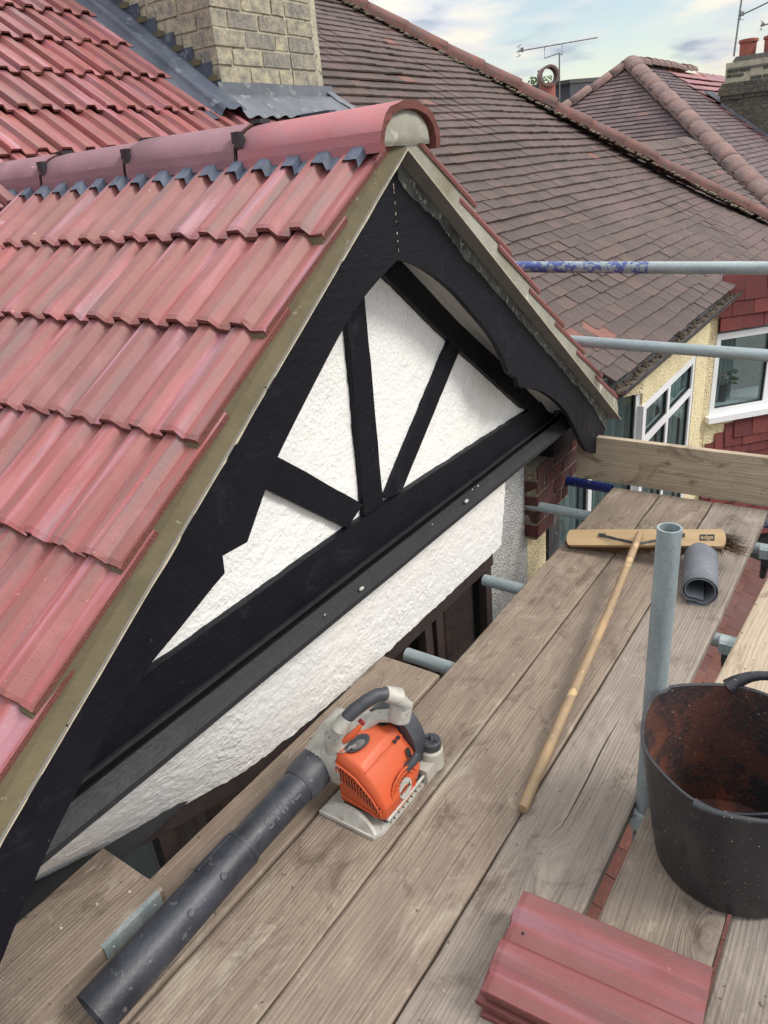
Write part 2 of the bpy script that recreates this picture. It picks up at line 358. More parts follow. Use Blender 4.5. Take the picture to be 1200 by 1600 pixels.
def m_brick(name, a, b_, c_, d_):
    b = MB(name); v = b.co(); r = b.rand()
    c = b.mix(b.ramp(r, [(0.0, 0.0), (0.55, 0.4), (1.0, 1.0)]), a, b_)
    c = b.mix(b.ramp(b.noise(v, 16, 6, 0.7), [(0.40, 0.0), (0.62, 0.85)]), c, c_)
    c = b.mix(b.ramp(b.noise(v, 45, 5, 0.75), [(0.55, 0.0), (0.68, 0.6)]), c, d_)
    return b.done(c, 0.92, b.bump(b.noise(v, 70, 6, 0.7), 0.007))
T['stock'] = m_brick('yellow_stock_brick', (0.47, 0.415, 0.285), (0.27, 0.245, 0.20), (0.15, 0.145, 0.14), (0.56, 0.53, 0.42))
T['stockmortar'] = simple('lime_mortar', (0.50, 0.46, 0.34), (0.33, 0.31, 0.24), 12, 0.95, 0.008, 50, spots=((0.14, 0.13, 0.11), 30, 0.6))
T['redbrick'] = m_brick('red_brick', (0.10, 0.026, 0.020), (0.065, 0.020, 0.018), (0.03, 0.018, 0.018), (0.14, 0.065, 0.045))
T['greybrick'] = m_brick('sooty_brick', (0.16, 0.145, 0.10), (0.085, 0.08, 0.075), (0.05, 0.048, 0.05), (0.25, 0.24, 0.17))

def m_plain(name, tones, lich=0.5):
    """brown plain clay tile: tint attribute picks the tone of each tile"""
    b = MB(name); v = b.co((1, 1, 1), rnd=False); t = b.attr('tint')
    c = b.ramp(t, tones)
    c = b.mix(b.ramp(b.noise(v, 30, 5, 0.7), [(0.35, 0.5), (0.55, 0.0)]), c, (0.036, 0.028, 0.030))
    c = b.mix(b.ramp(b.noise(b.co((3, 3, 3), rnd=False), 0.6, 4, 0.6), [(0.42, 0.0), (0.66, 0.6)]), c, (0.13, 0.082, 0.082))
    c = b.mix(b.ramp(b.noise(v, 70, 4, 0.75), [(0.60, 0.0), (0.70, lich)]), c, (0.24, 0.20, 0.185))
    c = b.mix(b.ramp(b.noise(v, 14, 5, 0.7), [(0.70, 0.0), (0.74, 0.6)]), c, (0.32, 0.29, 0.25))
    return b.done(c, 0.85, b.bump(b.noise(v, 90, 5, 0.7), 0.004))
T['plain'] = m_plain('brown_clay_plain_tile', [(0.0, (0.070, 0.051, 0.047)), (0.35, (0.084, 0.060, 0.054)), (0.7, (0.098, 0.067, 0.059)), (0.965, (0.115, 0.074, 0.062)), (0.98, (0.20, 0.085, 0.065)), (1.0, (0.30, 0.11, 0.08))])
T['plain_far'] = m_plain('purple_brown_far_tile', [(0.0, (0.075, 0.056, 0.062)), (0.5, (0.115, 0.083, 0.090)), (0.95, (0.15, 0.105, 0.108)), (1.0, (0.26, 0.10, 0.09))], 0.35)
T['plain_red'] = m_plain('dark_red_painted_tile', [(0.0, (0.12, 0.020, 0.021)), (0.6, (0.155, 0.028, 0.027)), (1.0, (0.19, 0.038, 0.033))], 0.1)
T['plain_rust'] = m_plain('rusty_red_low_tile', [(0.0, (0.085, 0.024, 0.018)), (0.6, (0.13, 0.040, 0.026)), (1.0, (0.19, 0.068, 0.042))], 0.5)
T['hip'] = simple('red_clay_hip_tile', (0.20, 0.078, 0.064), (0.115, 0.066, 0.062), 5, 0.85, 0.004, 50, spots=((0.10, 0.085, 0.075), 26, 0.56), detail=7)
T['hip_brown'] = simple('brown_clay_hip_tile', (0.22, 0.125, 0.11), (0.13, 0.095, 0.092), 4, 0.85, 0.004, 50, spots=((0.30, 0.25, 0.21), 30, 0.62), detail=7)
T['moss'] = simple('mossy_bedding', (0.12, 0.10, 0.07), (0.23, 0.20, 0.15), 24, 0.95, 0.008, 60, spots=((0.36, 0.33, 0.26), 40, 0.62))
T['upvc'] = simple('white_upvc', (0.78, 0.79, 0.80), (0.72, 0.73, 0.74), 5, 0.3)
T['yellow'] = m_pebble('cream_pebbledash', (0.80, 0.70, 0.44), (0.72, 0.62, 0.38), (0.50, 0.41, 0.26))
T['greydash'] = m_pebble('grey_pebbledash', (0.55, 0.55, 0.53), (0.40, 0.41, 0.41), (0.30, 0.30, 0.28), 100)
T['gutterblack'] = simple('dirty_black_gutter', (0.018, 0.019, 0.021), (0.05, 0.052, 0.055), 10, 0.5, 0.003, 50, spots=((0.11, 0.11, 0.11), 24, 0.60), detail=7)
T['debris'] = simple('gutter_debris', (0.045, 0.036, 0.028), (0.13, 0.10, 0.075), 60, 1.0, 0.004, 120)
T['curtain'] = simple('net_curtain', (0.48, 0.54, 0.53), (0.30, 0.35, 0.35), 30, 0.9, 0.0, None, stretch=(6, 6, 0.2))
T['curtain_green'] = simple('grey_green_curtain', (0.075, 0.10, 0.095), (0.13, 0.165, 0.155), 22, 0.9, 0.0, None, stretch=(6, 6, 0.2))
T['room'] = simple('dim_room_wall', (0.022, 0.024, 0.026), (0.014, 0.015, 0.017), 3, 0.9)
def m_glass():
    b = MB('window_glass'); t = b.t
    gl = b.n('ShaderNodeBsdfGlossy'); gl.inputs['Roughness'].default_value = 0.03; gl.inputs['Color'].default_value = (0.9, 0.95, 0.95, 1)
    tr = b.n('ShaderNodeBsdfTransparent'); tr.inputs[0].default_value = (0.72, 0.78, 0.78, 1)
    fr = b.n('ShaderNodeFresnel'); fr.inputs[0].default_value = 1.5
    f2 = b.math('MULTIPLY_ADD', fr.outputs[0], 0.17, clamp=True); f2.node.inputs[2].default_value = 0.02
    mxs = b.n('ShaderNodeMixShader'); b.l(f2, mxs.inputs[0]); b.l(tr.outputs[0], mxs.inputs[1]); b.l(gl.outputs[0], mxs.inputs[2]); b.l(mxs.outputs[0], b.out.inputs[0])
    t.nodes.remove(b.b); return b.m
T['glass'] = m_glass()
T['handlewood'] = simple('worn_broom_handle', (0.36, 0.24, 0.13), (0.20, 0.145, 0.095), 6, 0.6, 0.001, 60, spots=((0.46, 0.32, 0.17), 12, 0.62), stretch=(1, 1, 1), detail=7)
T['blockwood'] = simple('pale_broom_block', (0.52, 0.37, 0.21), (0.42, 0.285, 0.15), 5, 0.55, 0.0008, 40, stretch=(0.4, 5, 5))
T['bristle'] = simple('brown_bristle', (0.20, 0.10, 0.045), (0.10, 0.055, 0.03), 60, 0.8)
T['orange'] = simple('orange_engine_shell', (0.56, 0.085, 0.024), (0.48, 0.095, 0.036), 9, 0.48, 0.0006, 90, spots=((0.20, 0.085, 0.05), 24, 0.64), detail=9)
T['offwhite'] = simple('scuffed_white_plastic', (0.54, 0.53, 0.49), (0.34, 0.32, 0.28), 22, 0.55, 0.0008, 80, spots=((0.20, 0.18, 0.15), 50, 0.655), detail=9)
T['greyplastic'] = simple('dark_grey_plastic', (0.030, 0.033, 0.042), (0.060, 0.064, 0.074), 22, 0.5, 0.0006, 120, spots=((0.16, 0.16, 0.17), 34, 0.66), detail=6)
T['nozzle'] = simple('dusty_black_nozzle', (0.010, 0.012, 0.019), (0.042, 0.046, 0.060), 13, 0.46, 0.0012, 90, spots=((0.09, 0.09, 0.092), 40, 0.645), detail=10)
T['alu'] = simple('dull_metal', (0.30, 0.30, 0.29), (0.16, 0.16, 0.155), 30, 0.5, metal=0.6)
T['terracotta'] = simple('chimney_pot_clay', (0.36, 0.11, 0.075), (0.25, 0.085, 0.07), 6, 0.85)
T['ply'] = simple('fresh_cut_end', (0.40, 0.33, 0.24), (0.30, 0.24, 0.17), 30, 0.9)
T['asphalt'] = simple('paving', (0.10, 0.095, 0.09), (0.16, 0.15, 0.14), 3, 0.9, 0.003, 40)
T['flat'] = simple('dark_felt', (0.035, 0.042, 0.055), (0.06, 0.068, 0.082), 2, 0.8)
T['leaf'] = simple('green_leaves', (0.045, 0.085, 0.025), (0.09, 0.14, 0.04), 20, 0.7)
T['petal'] = simple('pale_pink_petals', (0.70, 0.52, 0.50), (0.62, 0.40, 0.42), 40, 0.7)
T['potgrey'] = simple('charcoal_pot', (0.05, 0.052, 0.06), (0.07, 0.072, 0.08), 10, 0.5)
T['text'] = simple('printed_black', (0.015, 0.015, 0.015), (0.02, 0.02, 0.02), 10, 0.6)
T['blue_tarp'] = simple('pale_blue_lining', (0.25, 0.40, 0.52), (0.35, 0.50, 0.60), 8, 0.6)
def m_tub(inner):
    b = MB('tub_inside' if inner else 'tub_outside'); v = b.co((1, 1, 1), rnd=False)
    c = b.mix(b.noise(v, 20, 4), (0.008, 0.009, 0.013), (0.020, 0.021, 0.027))
    if inner:
        big = b.noise(v, 5.5, 6, 0.62, 0.7)
        c = b.mix(b.ramp(big, [(0.46, 0.0), (0.50, 0.8), (0.60, 0.95)]), c, (0.085, 0.030, 0.021))
        c = b.mix(b.ramp(b.noise(v, 4.6, 4, 0.6), [(0.58, 0.0), (0.68, 0.9)]), c, (0.17, 0.052, 0.026))
        c = b.mix(b.math('MULTIPLY', b.ramp(b.noise(v, 150, 4, 0.8), [(0.42, 0.0), (0.52, 0.9)]), b.ramp(b.noise(v, 7.5, 4, 0.6, 0.5), [(0.46, 0.0), (0.54, 1.0)])), c, (0.016, 0.015, 0.018))
        c = b.mix(b.ramp(b.noise(v, 150, 2, 0.6), [(0.68, 0.0), (0.71, 0.8)]), c, (0.34, 0.26, 0.21))
        nm = b.bump(b.noise(v, 110, 4, 0.7), 0.003)
        return b.done(c, 0.75, nm)
    c = b.mix(b.ramp(b.noise(b.co((1, 1, 0.35), rnd=False), 12, 6, 0.7), [(0.52, 0.0), (0.72, 0.5)]), c, (0.07, 0.068, 0.066))
    c = b.mix(b.ramp(b.noise(v, 210, 1, 0.5), [(0.74, 0.0), (0.76, 0.9)]), c, (0.48, 0.44, 0.38))
    return b.done(c, 0.42, b.bump(b.noise(v, 40, 3, 0.5), 0.0012))
T['tub_out'] = m_tub(False); T['tub_in'] = m_tub(True)

# ------------------------------------------------------------------ shared geometry numbers
Y0 = 1.72                       # gable apex line
PIT = R(35.35); SP, CP = math.sin(PIT), math.cos(PIT); TP = math.tan(PIT)
GA = 0.285                      # tile gauge up the slope
XV = -1.10                      # verge plane
XW = -1.30                      # gable wall plane
TT = TP
def zline(Y, apex): return apex - TT * abs(Y - Y0)
UA = 1.541                      # apex of undercloak line
LA = 1.640                      # apex of tile leading-edge line

# ------------------------------------------------------------------ red interlocking tile
HS = 0.95
def tile_mesh(width=0.2, length=0.378, thick=0.012, seed=0, ragged=True, HS=0.95):
    r_ = random.Random(seed)
    k = width / 0.2
    prof = [(0.0025, -0.004), (0.0035, 0.001), (0.006, HS * 0.0225), (0.008, HS * 0.024), (0.042, HS * 0.024), (0.045, HS * 0.0225), (0.059, 0.0015), (0.062, 0.0), (0.099, 0.0), (0.101, 0.002), (0.109, HS * 0.0225), (0.112, HS * 0.024), (0.144, HS * 0.024), (0.147, HS * 0.0225), (0.161, 0.0015), (0.164, 0.001), (0.1965, 0.001), (0.1975, -0.004)]
    prof = [(a * k, b_) for a, b_ in prof]
    bm = bmesh.new()
    ny = 3
    ys = [0.0, 0.012, length]
    top, bot = [], []
    for j, y in enumerate(ys):
        dz = -0.003 if j == 0 else 0
        top.append([bm.verts.new((x + (r_.uniform(-1, 1) * 0.0008 if ragged else 0), y + (r_.uniform(-.003, .003) if j == 0 else 0), z + dz + r_.uniform(-.0006, .0006))) for x, z in prof])
        bot.append([bm.verts.new((x, y, z - thick)) for x, z in prof])
    n = len(prof)
    for j in range(len(ys) - 1):
        for i in range(n - 1):
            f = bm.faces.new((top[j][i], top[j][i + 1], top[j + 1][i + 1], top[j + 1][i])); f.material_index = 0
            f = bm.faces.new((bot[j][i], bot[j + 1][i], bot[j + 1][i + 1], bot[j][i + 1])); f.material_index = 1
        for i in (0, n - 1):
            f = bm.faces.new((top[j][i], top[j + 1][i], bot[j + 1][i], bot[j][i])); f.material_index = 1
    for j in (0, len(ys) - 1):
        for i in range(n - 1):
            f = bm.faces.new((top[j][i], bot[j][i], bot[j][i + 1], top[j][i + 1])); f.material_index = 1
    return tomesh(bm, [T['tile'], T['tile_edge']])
TILES = [tile_mesh(seed=i) for i in range(5)]
def mirrored(me, w_=0.2):
    bm = bmesh.new(); bm.from_mesh(me)
    for v in bm.verts: v.co.x = w_ - v.co.x
    bmesh.ops.reverse_faces(bm, faces=bm.faces[:]); m2 = bpy.data.meshes.new('mesh'); bm.to_mesh(m2); bm.free()
    for q_ in me.materials: m2.materials.append(q_)
    return m2
TILES_R = [mirrored(t_) for t_ in TILES]
LIFT = 0.022
def axes(x, y, z):
    return Matrix((x, y, z)).transposed()
def put_tile(par, name, origin, xdir, up, nrm, mesh, j=0.0015):
    """origin = tile's leading corner (local x=0,y=0), tile raised at its leading edge"""
    tilt = LIFT / GA
    y = (up - nrm * tilt).normalized(); x = xdir; z = x.cross(y)
    rr = Matrix.Rotation(rng.uniform(-.007, .007), 3, 'Z') @ Matrix.Rotation(rng.uniform(-.007, .007), 3, 'X') @ Matrix.Rotation(rng.uniform(-.006, .006), 3, 'Y')
    return link(name, mesh, par, Vector(origin) + nrm * rng.uniform(-j, j) + up * rng.uniform(-2 * j, 2 * j), (axes(x, y, z) @ rr).to_4x4())

# ================================================================== GROUND
bm = bmesh.new(); s_ = 900
vsq = [bm.verts.new(p) for p in ((-s_, -s_, -5.0), (s_, -s_, -5.0), (s_, s_, -5.0), (-s_, s_, -5.0))]; bm.faces.new(vsq)
link('ground', tomesh(bm, T['asphalt']), kind='structure')

# ================================================================== OUR HOUSE
house = empty('house', (-1.6, 1.7, -5.0), 'rendered house with red interlocking roof tiles and a black and white timbered front gable', 'house')
# ---- gable roof
groof = empty('gable_roof', Vector((-1.6, Y0, 0.4)) - Vector(house.location)); groof.parent = house
MX0, MZ0 = -3.103, 1.842        # a point of the main roof plane
def main_z(X): return MZ0 - (X - MX0) * TP
def valley_x(z): return MX0 + (MZ0 - z) / TP
upL = Vector((0, CP, SP)); nL = Vector((0, -SP, CP)); upR = Vector((0, -CP, SP)); nR = Vector((0, SP, CP))
offs = [0.358 + GA * CP * k for k in range(7)]
for k, o_ in enumerate(offs):
    zt = LA - TT * o_ - 0.004
    xl = valley_x(zt + 0.1) - 0.25
    c_ = 0; x = XV - 0.009
    while x > xl and c_ < 12:
        put_tile(groof, 'roof_tile', (x - 0.2, Y0 - o_, zt), Vector((1, 0, 0)), upL, nL, TILES[(k * 3 + c_) % 5]); x -= 0.2; c_ += 1
    c_ = 0; x = XV + 0.002
    while x > valley_x(zt) - 0.1 and c_ < 9:
        put_tile(groof, 'roof_tile', (x, Y0 + o_, zt), Vector((-1, 0, 0)), upR, nR, TILES_R[(k * 3 + c_ + 2) % 5]); x -= 0.2; c_ += 1
# short top course under the ridge (tail end shown above first full course): pleated ridge roll over it
for side in (-1, 1):
    bm = bmesh.new()
    prof = [(0.0025, -0.004), (0.0035, 0.001), (0.006, HS * 0.0225), (0.008, HS * 0.024), (0.042, HS * 0.024), (0.045, HS * 0.0225), (0.059, 0.0015), (0.062, 0.0), (0.099, 0.0), (0.101, 0.002), (0.109, HS * 0.0225), (0.112, HS * 0.024), (0.144, HS * 0.024), (0.147, HS * 0.0225), (0.161, 0.0015), (0.164, 0.001), (0.1965, 0.001), (0.1975, -0.004)]
    rows = []
    for q_, (oo, dz) in enumerate(((0.07, HS * 0.024), (0.11, 0.014), (0.14, 0.006), (0.168, 0.003))):
        row = []
        for t_ in range(9):
            for (px_, pz_) in prof:
                # tile surface height at that offset
                X = XV - 0.03 - 0.2 * t_ - px_
                base = LA - TT * 0.358 - 0.004 + (0.358 - oo) / CP * (SP - CP * LIFT / GA)
                wav = 0.0016 * math.sin(X * 900 + oo * 60)
                row.append(bm.verts.new((X, Y0 + side * oo, base + pz_ * CP * (1.0 if q_ > 0 else 0.3) + dz * 0.6 + wav + 0.004)))
        rows.append(row)
    for a, b in zip(rows, rows[1:]):
        for i in range(len(a) - 1): bm.faces.new((a[i], a[i + 1], b[i + 1], b[i]))
    link('ridge_roll', tomesh(bm, T['rollblue']), groof)
# deck under tiles so no light leaks
bm = bmesh.new()
for side in (-1, 1):
    d0 = 0.062
    prism(bm, [(XV - 0.02, Y0, UA + .02), (-3.0, Y0, UA + .02), (-1.3, Y0 + side * 1.80, UA + .02 - TT * 1.80), (XV - .02, Y0 + side * 1.80, UA + .02 - TT * 1.80)], (0, 0, -0.02))
link('roof_underlay', tomesh(bm, T['dark']), groof)
# ---- ridge tiles
def ridge_profile(hw, h, n=14, lip=0.022):
    pts = [(-hw, -lip)]
    for i in range(n + 1):
        t_ = math.pi * (1 - i / n); pts.append((hw * math.cos(t_), (h) * math.sin(t_) ** 0.9))
    pts.append((hw, -lip)); return pts
def ridge_mesh(length, hw, h, thick, mats, seed=0, rough_end=False, lip=0.022):
    r_ = random.Random(seed); bm = bmesh.new()
    po = ridge_profile(hw, h, lip=lip); pi_ = ridge_profile(hw - thick, h - thick, lip=lip)
    nseg = 3; O = []; I = []
    for j in range(nseg + 1):
        x = -length * j / nseg
        def jt(): return (r_.uniform(-.004, .004) if rough_end and j == 0 else 0)
        O.append([bm.verts.new((x + jt(), a + jt() * .6, b + jt() * .6)) for a, b in po]); I.append([bm.verts.new((x + jt(), a, b)) for a, b in pi_])
    n = len(po)
    for j in range(nseg):
        for i in range(n - 1):
            f = bm.faces.new((O[j][i], O[j][i + 1], O[j + 1][i + 1], O[j + 1][i])); f.smooth = 2 <= i <= n - 3
            bm.faces.new((I[j][i], I[j + 1][i], I[j + 1][i + 1], I[j][i + 1])).material_index = 1
    for j in (0, nseg):
        for i in range(n - 1): bm.faces.new((O[j][i], O[j][i + 1], I[j][i + 1], I[j][i])).material_index = 1
    for i in (0, n - 1):
        for j in range(nseg): bm.faces.new((O[j][i], O[j + 1][i], I[j + 1][i], I[j][i])).material_index = 1
    me = bpy.data.meshes.new('mesh'); bmesh.ops.recalc_face_normals(bm, faces=bm.faces[:]); bm.to_mesh(me); bm.free()
    for q_ in mats: me.materials.append(q_)
    return me
RZ = 1.556
xs = [-1.084, -1.566, -2.037, -2.482, -2.85]
for i in range(4):
    ln = xs[i] - xs[i + 1] - 0.014
    tl = link('ridge_tile', ridge_mesh(ln, 0.135, 0.088 + (0.002 if i % 2 else 0), 0.019, [T['ridge' if i == 0 else 'ridge_purple'], T['tile_edge']], i, i == 0), groof, (xs[i], Y0, RZ), Matrix.Rotation(R((-0.5, 0.4, -0.3, 0.5)[i]), 4, 'Y'))
    if i > 0:
        bm = bmesh.new()       # joint seal and clip
        po = ridge_profile(0.1325, 0.086); a = []; b = []
        for (yy, zz) in po: a.append(bm.verts.new((0.001 + rng.uniform(-.003, .003), yy, zz))); b.append(bm.verts.new((-0.014, yy, zz)))
        for q_ in range(len(po) - 1): bm.faces.new((a[q_], a[q_ + 1], b[q_ + 1], b[q_]))
        for s_ in (-1,):
            yy, zz = s_ * 0.112, 0.052
            box(bm, (-0.012, yy - .012, zz - .014), (0.016, yy + .006, zz + .014)); box(bm, (0.004, yy - .02, zz - .026), (0.030, yy - .004, zz - .002))
        box(bm, (-0.016, -0.04, 0.084), (0.022, 0.0, 0.094))
        link('ridge_clip', tomesh(bm, T['plastic']), groof, (xs[i] + 0.004, Y0, RZ))
# mortar inside the outer ridge end
bm = bmesh.new()
pr = [(a * 0.87, b * 0.83) for a, b in ridge_profile(0.135, 0.09, lip=0.012)]
nrow = []
for (dx, sc2) in ((0.0, 1.0), (0.008, 0.84), (0.013, 0.45)):
    nrow.append([bm.verts.new((XV - 0.004 + dx, Y0 + a * sc2, RZ + 0.02 + (b - .02) * sc2)) for a, b in pr])
for a, b in zip(nrow, nrow[1:]):
    for i in range(len(a)): bm.faces.new((a[i], a[(i + 1) % len(a)], b[(i + 1) % len(a)], b[i]))
bm.faces.new(nrow[-1])
link('ridge_end_mortar', tomesh(bm, T['mortar_pale'], True), groof)
# ---- verge mortar (saw-toothed top that follows each tile's underside)
def verge(side, mat_):
    bm = bmesh.new()
    XT = XV - (0.0145 if side < 0 else 0.0045); XL = XV - 0.0035
    g = GA * CP; slope = (SP - CP * LIFT / GA) / CP    # rise per metre of plan distance along a tile
    def col_(o0, o1, z0, z1):
        n_ = max(1, int((o1 - o0) / .06))
        for q_ in range(n_):
            a0 = o0 + (o1 - o0) * q_ / n_; a1 = o0 + (o1 - o0) * (q_ + 1) / n_
            t0 = z0 + (z1 - z0) * q_ / n_; t1 = z0 + (z1 - z0) * (q_ + 1) / n_
            b0, b1 = UA - TT * a0, UA - TT * a1
            m0, m1 = min(b0 + .034, t0 - .002), min(b1 + .034, t1 - .002)
            prism(bm, [(XL, Y0 + side * a0, b0), (XL, Y0 + side * a1, b1), (XT, Y0 + side * a1, m1), (XT, Y0 + side * a0, m0)], (-0.08, 0, 0))
            prism(bm, [(XT, Y0 + side * a0, m0), (XT, Y0 + side * a1, m1), (XT, Y0 + side * a1, t1), (XT, Y0 + side * a0, t0)], (-0.08, 0, 0))
    col_(0.0, 0.08, UA + 0.085, UA + 0.055)
    prev = 0.08
    for k, oo in enumerate(offs):
        zlead = LA - TT * oo - 0.0175
        col_(prev, oo - .004, zlead + (oo - prev) * slope, zlead + .004 * slope); prev = oo - .004
    col_(prev, offs[-1] + .012, UA - TT * prev + .05, UA - TT * prev + .03)
    return link('verge_mortar', tomesh(bm, mat_), groof, label='olive brown mortar verge' if side < 0 else 'paler smeared mortar verge')
verge(-1, T['mortar']); verge(1, T['mortar_pale'])
# ---- undercloak sheets and their cream edge, chipped
for side in (-1, 1):
    bm = bmesh.new(); y1 = 1.92 if side < 0 else 1.80
    seg = [0.0, 0.62, 1.24, y1]
    for a, b in zip(seg, seg[1:]):
        za, zb = UA - TT * a, UA - TT * (b - 0.003)
        prism(bm, [(XV + 0.001, Y0 + side * a, za - .001), (XV + 0.001, Y0 + side * (b - .003), zb - .001), (XV + .001, Y0 + side * (b - .003), zb - .007), (XV + .001, Y0 + side * a, za - .007)], (-0.19, 0, 0))
    link('undercloak', tomesh(bm, T['undercloak']), groof)
    bm = bmesh.new(); n_ = 150; pr_ = None
    for i in range(n_ + 1):
        o2 = y1 * i / n_; z2 = UA - TT * o2 - 0.004
        h_ = 0.0022 + max(0, mn.noise(Vector((o2 * 9, side * 3.3, 1))) * 0.006) + (0.010 if side < 0 and mn.noise(Vector((o2 * 14, 5, 2))) > 0.42 else 0)
        if side > 0: h_ = 0.0016
        cur = [bm.verts.new((XV + 0.0025, Y0 + side * o2, z2 + 0.002)), bm.verts.new((XV + 0.0025 - (0.046 if h_ > 0.008 else 0), Y0 + side * o2, z2 - h_))]
        if pr_: bm.faces.new((pr_[0], cur[0], cur[1], pr_[1]))
        pr_ = cur
    link('chipped_edge', tomesh(bm, T['cream']), groof)
# ---- bargeboards
XB = -1.150
innerR = [(0.0, 1.277), (0.083, 1.251), (0.178, 1.207), (0.288, 1.141), (0.384, 1.069), (0.506, 0.972), (0.583, 0.894), (0.650, 0.797), (0.718, 0.757), (0.734, 0.722), (0.818, 0.690), (0.945, 0.642), (1.083, 0.564), (1.212, 0.471), (1.323, 0.356), (1.38, 0.29), (1.434, 0.233), (1.49, 0.19), (1.531, 0.173), (1.57, 0.153), (1.613, 0.147), (1.665, 0.160), (1.701, 0.185), (1.721, 0.247), (1.727, 0.302)]
innerL = [(0.0, 1.277), (0.10, 1.240), (0.20, 1.193), (0.285, 1.139), (0.43, 1.028), (0.571, 0.914), (0.623, 0.857), (0.706, 0.761), (0.783, 0.764), (0.787, 0.722), (0.827, 0.708), (0.93, 0.666), (1.016, 0.633), (1.053, 0.606), (1.12, 0.575), (1.227, 0.491), (1.309, 0.425), (1.367, 0.368), (1.424, 0.312), (1.467, 0.266), (1.53, 0.215), (1.58, 0.175), (1.63, 0.165), (1.69, 0.19), (1.72, 0.25), (1.727, 0.302)]
def smooth_curve(pts, sharp):
    out = []
    n = len(pts)
    for i in range(n - 1):
        p0 = pts[i - 1] if i > 0 and i not in sharp else pts[i]; p1, p2 = pts[i], pts[i + 1]; p3 = pts[i + 2] if i + 2 < n and (i + 1) not in sharp else pts[i + 1]
        for k in range(4):
            t = k / 4; t2, t3 = t * t, t * t * t
            out.append(tuple(0.5 * ((2 * p1[c]) + (-p0[c] + p2[c]) * t + (2 * p0[c] - 5 * p1[c] + 4 * p2[c] - p3[c]) * t2 + (-p0[c] + 3 * p1[c] - 3 * p2[c] + p3[c]) * t3) for c in (0, 1)))
    out.append(pts[-1]); return out
innerR = smooth_curve(innerR, (0, 7, 8, 9, 10)); innerL = smooth_curve(innerL, (0, 7, 8, 9, 10))
for side, inn in ((-1, innerL), (1, innerR)):
    bm = bmesh.new()
    ap = UA - 0.010
    arc = [0.0]
    for (a0, b0), (a1, b1) in zip(inn, inn[1:]): arc.append(arc[-1] + math.hypot(a1 - a0, (b1 - b0) * .6))
    cols = []
    for (o2, z2), t_ in zip(inn, arc):
        oo = 0.0006 + 1.735 * min(1.0, max(o2 * .985, 0) / 1.70) if o2 < 1.5 else 0.0006 + 1.735 * (0.869 + 0.131 * (t_ - arc[-1] + (arc[-1] - arc[[i for i, p_ in enumerate(inn) if p_[0] >= 1.5][0]])) / max(1e-6, arc[-1] - arc[[i for i, p_ in enumerate(inn) if p_[0] >= 1.5][0]]))
        cols.append(((o2 + .0006, z2), (oo, ap - TT * oo)))
    FV = [[bm.verts.new((x, Y0 + side * a[0], a[1])) for a in (c_[0], c_[1])] for c_ in cols for x in (XB,)]
    BV = [[bm.verts.new((XB - .020, Y0 + side * a[0], a[1])) for a in (c_[0], c_[1])] for c_ in cols]
    for i in range(len(cols) - 1):
        bm.faces.new((FV[i][0], FV[i + 1][0], FV[i + 1][1], FV[i][1])); bm.faces.new((BV[i][0], BV[i][1], BV[i + 1][1], BV[i + 1][0]))
        bm.faces.new((FV[i][0], BV[i][0], BV[i + 1][0], FV[i + 1][0])); bm.faces.new((FV[i][1], FV[i + 1][1], BV[i + 1][1], BV[i][1]))
    bm.faces.new((FV[0][0], FV[0][1], BV[0][1], BV[0][0])); bm.faces.new((FV[-1][0], BV[-1][0], BV[-1][1], FV[-1][1]))
    link('bargeboard', tomesh(bm, T['black']), house, label='long curved black bargeboard')
    # weathered upper fillet
    bm = bmesh.new(); pr_ = None; n_ = 70
    for i in range(n_ + 1):
        o2 = 0.02 + 1.71 * i / n_
        wd = 0.040 + 0.018 * mn.noise(Vector((o2 * 7, side, 0))) + 0.010 * mn.noise(Vector((o2 * 31, side, 3)))
        if side < 0: wd = 0.004 + 0.004 * mn.noise(Vector((o2 * 31, side, 3)))
        if side > 0 and o2 > 1.5: wd += (o2 - 1.5) * 0.18
        zz = ap - TT * o2 - 0.001
        cur = [bm.verts.new((XB + .003, Y0 + side * o2, zz)), bm.verts.new((XB + .003, Y0 + side * o2, zz - wd)), bm.verts.new((XB - .004, Y0 + side * o2, zz - wd)), bm.verts.new((XB - .004, Y0 + side * o2, zz))]
        if pr_:
            for q_ in range(3): bm.faces.new((pr_[q_], cur[q_], cur[q_ + 1], pr_[q_ + 1]))
        pr_ = cur
    link('bargeboard_fillet', tomesh(bm, T['weathered']), house, label='weathered grey strip with lichen' )
# flaking paint line down the apex joint
bm = bmesh.new()
for i in range(9):
    z1 = 1.50 - i * 0.0245 - rng.uniform(0, .016); ln = rng.uniform(0.003, 0.022); wv_ = rng.uniform(.0004, .0012)
    box(bm, (XB, Y0 - wv_ + rng.uniform(-.001, .001), z1 - ln), (XB + 0.0015, Y0 + wv_, z1))
box(bm, (XB, Y0 - .002, 1.505), (XB + .002, Y0 + .012, 1.51), M=None)
link('flaked_paint', tomesh(bm, T['cream']), house, kind='stuff')
# soffit behind bargeboards
bm = bmesh.new()
for side in (-1, 1):
    prism(bm, [(XB - .020, Y0, 1.418), (XB - .020, Y0 + side * 1.62, 1.418 - 0.70 * 1.62), (XB - .020, Y0 + side * 1.62, 1.43 - 0.70 * 1.62), (XB - .020, Y0, 1.43)], (-0.146, 0, 0))
link('soffit', tomesh(bm, T['soffit']), house)
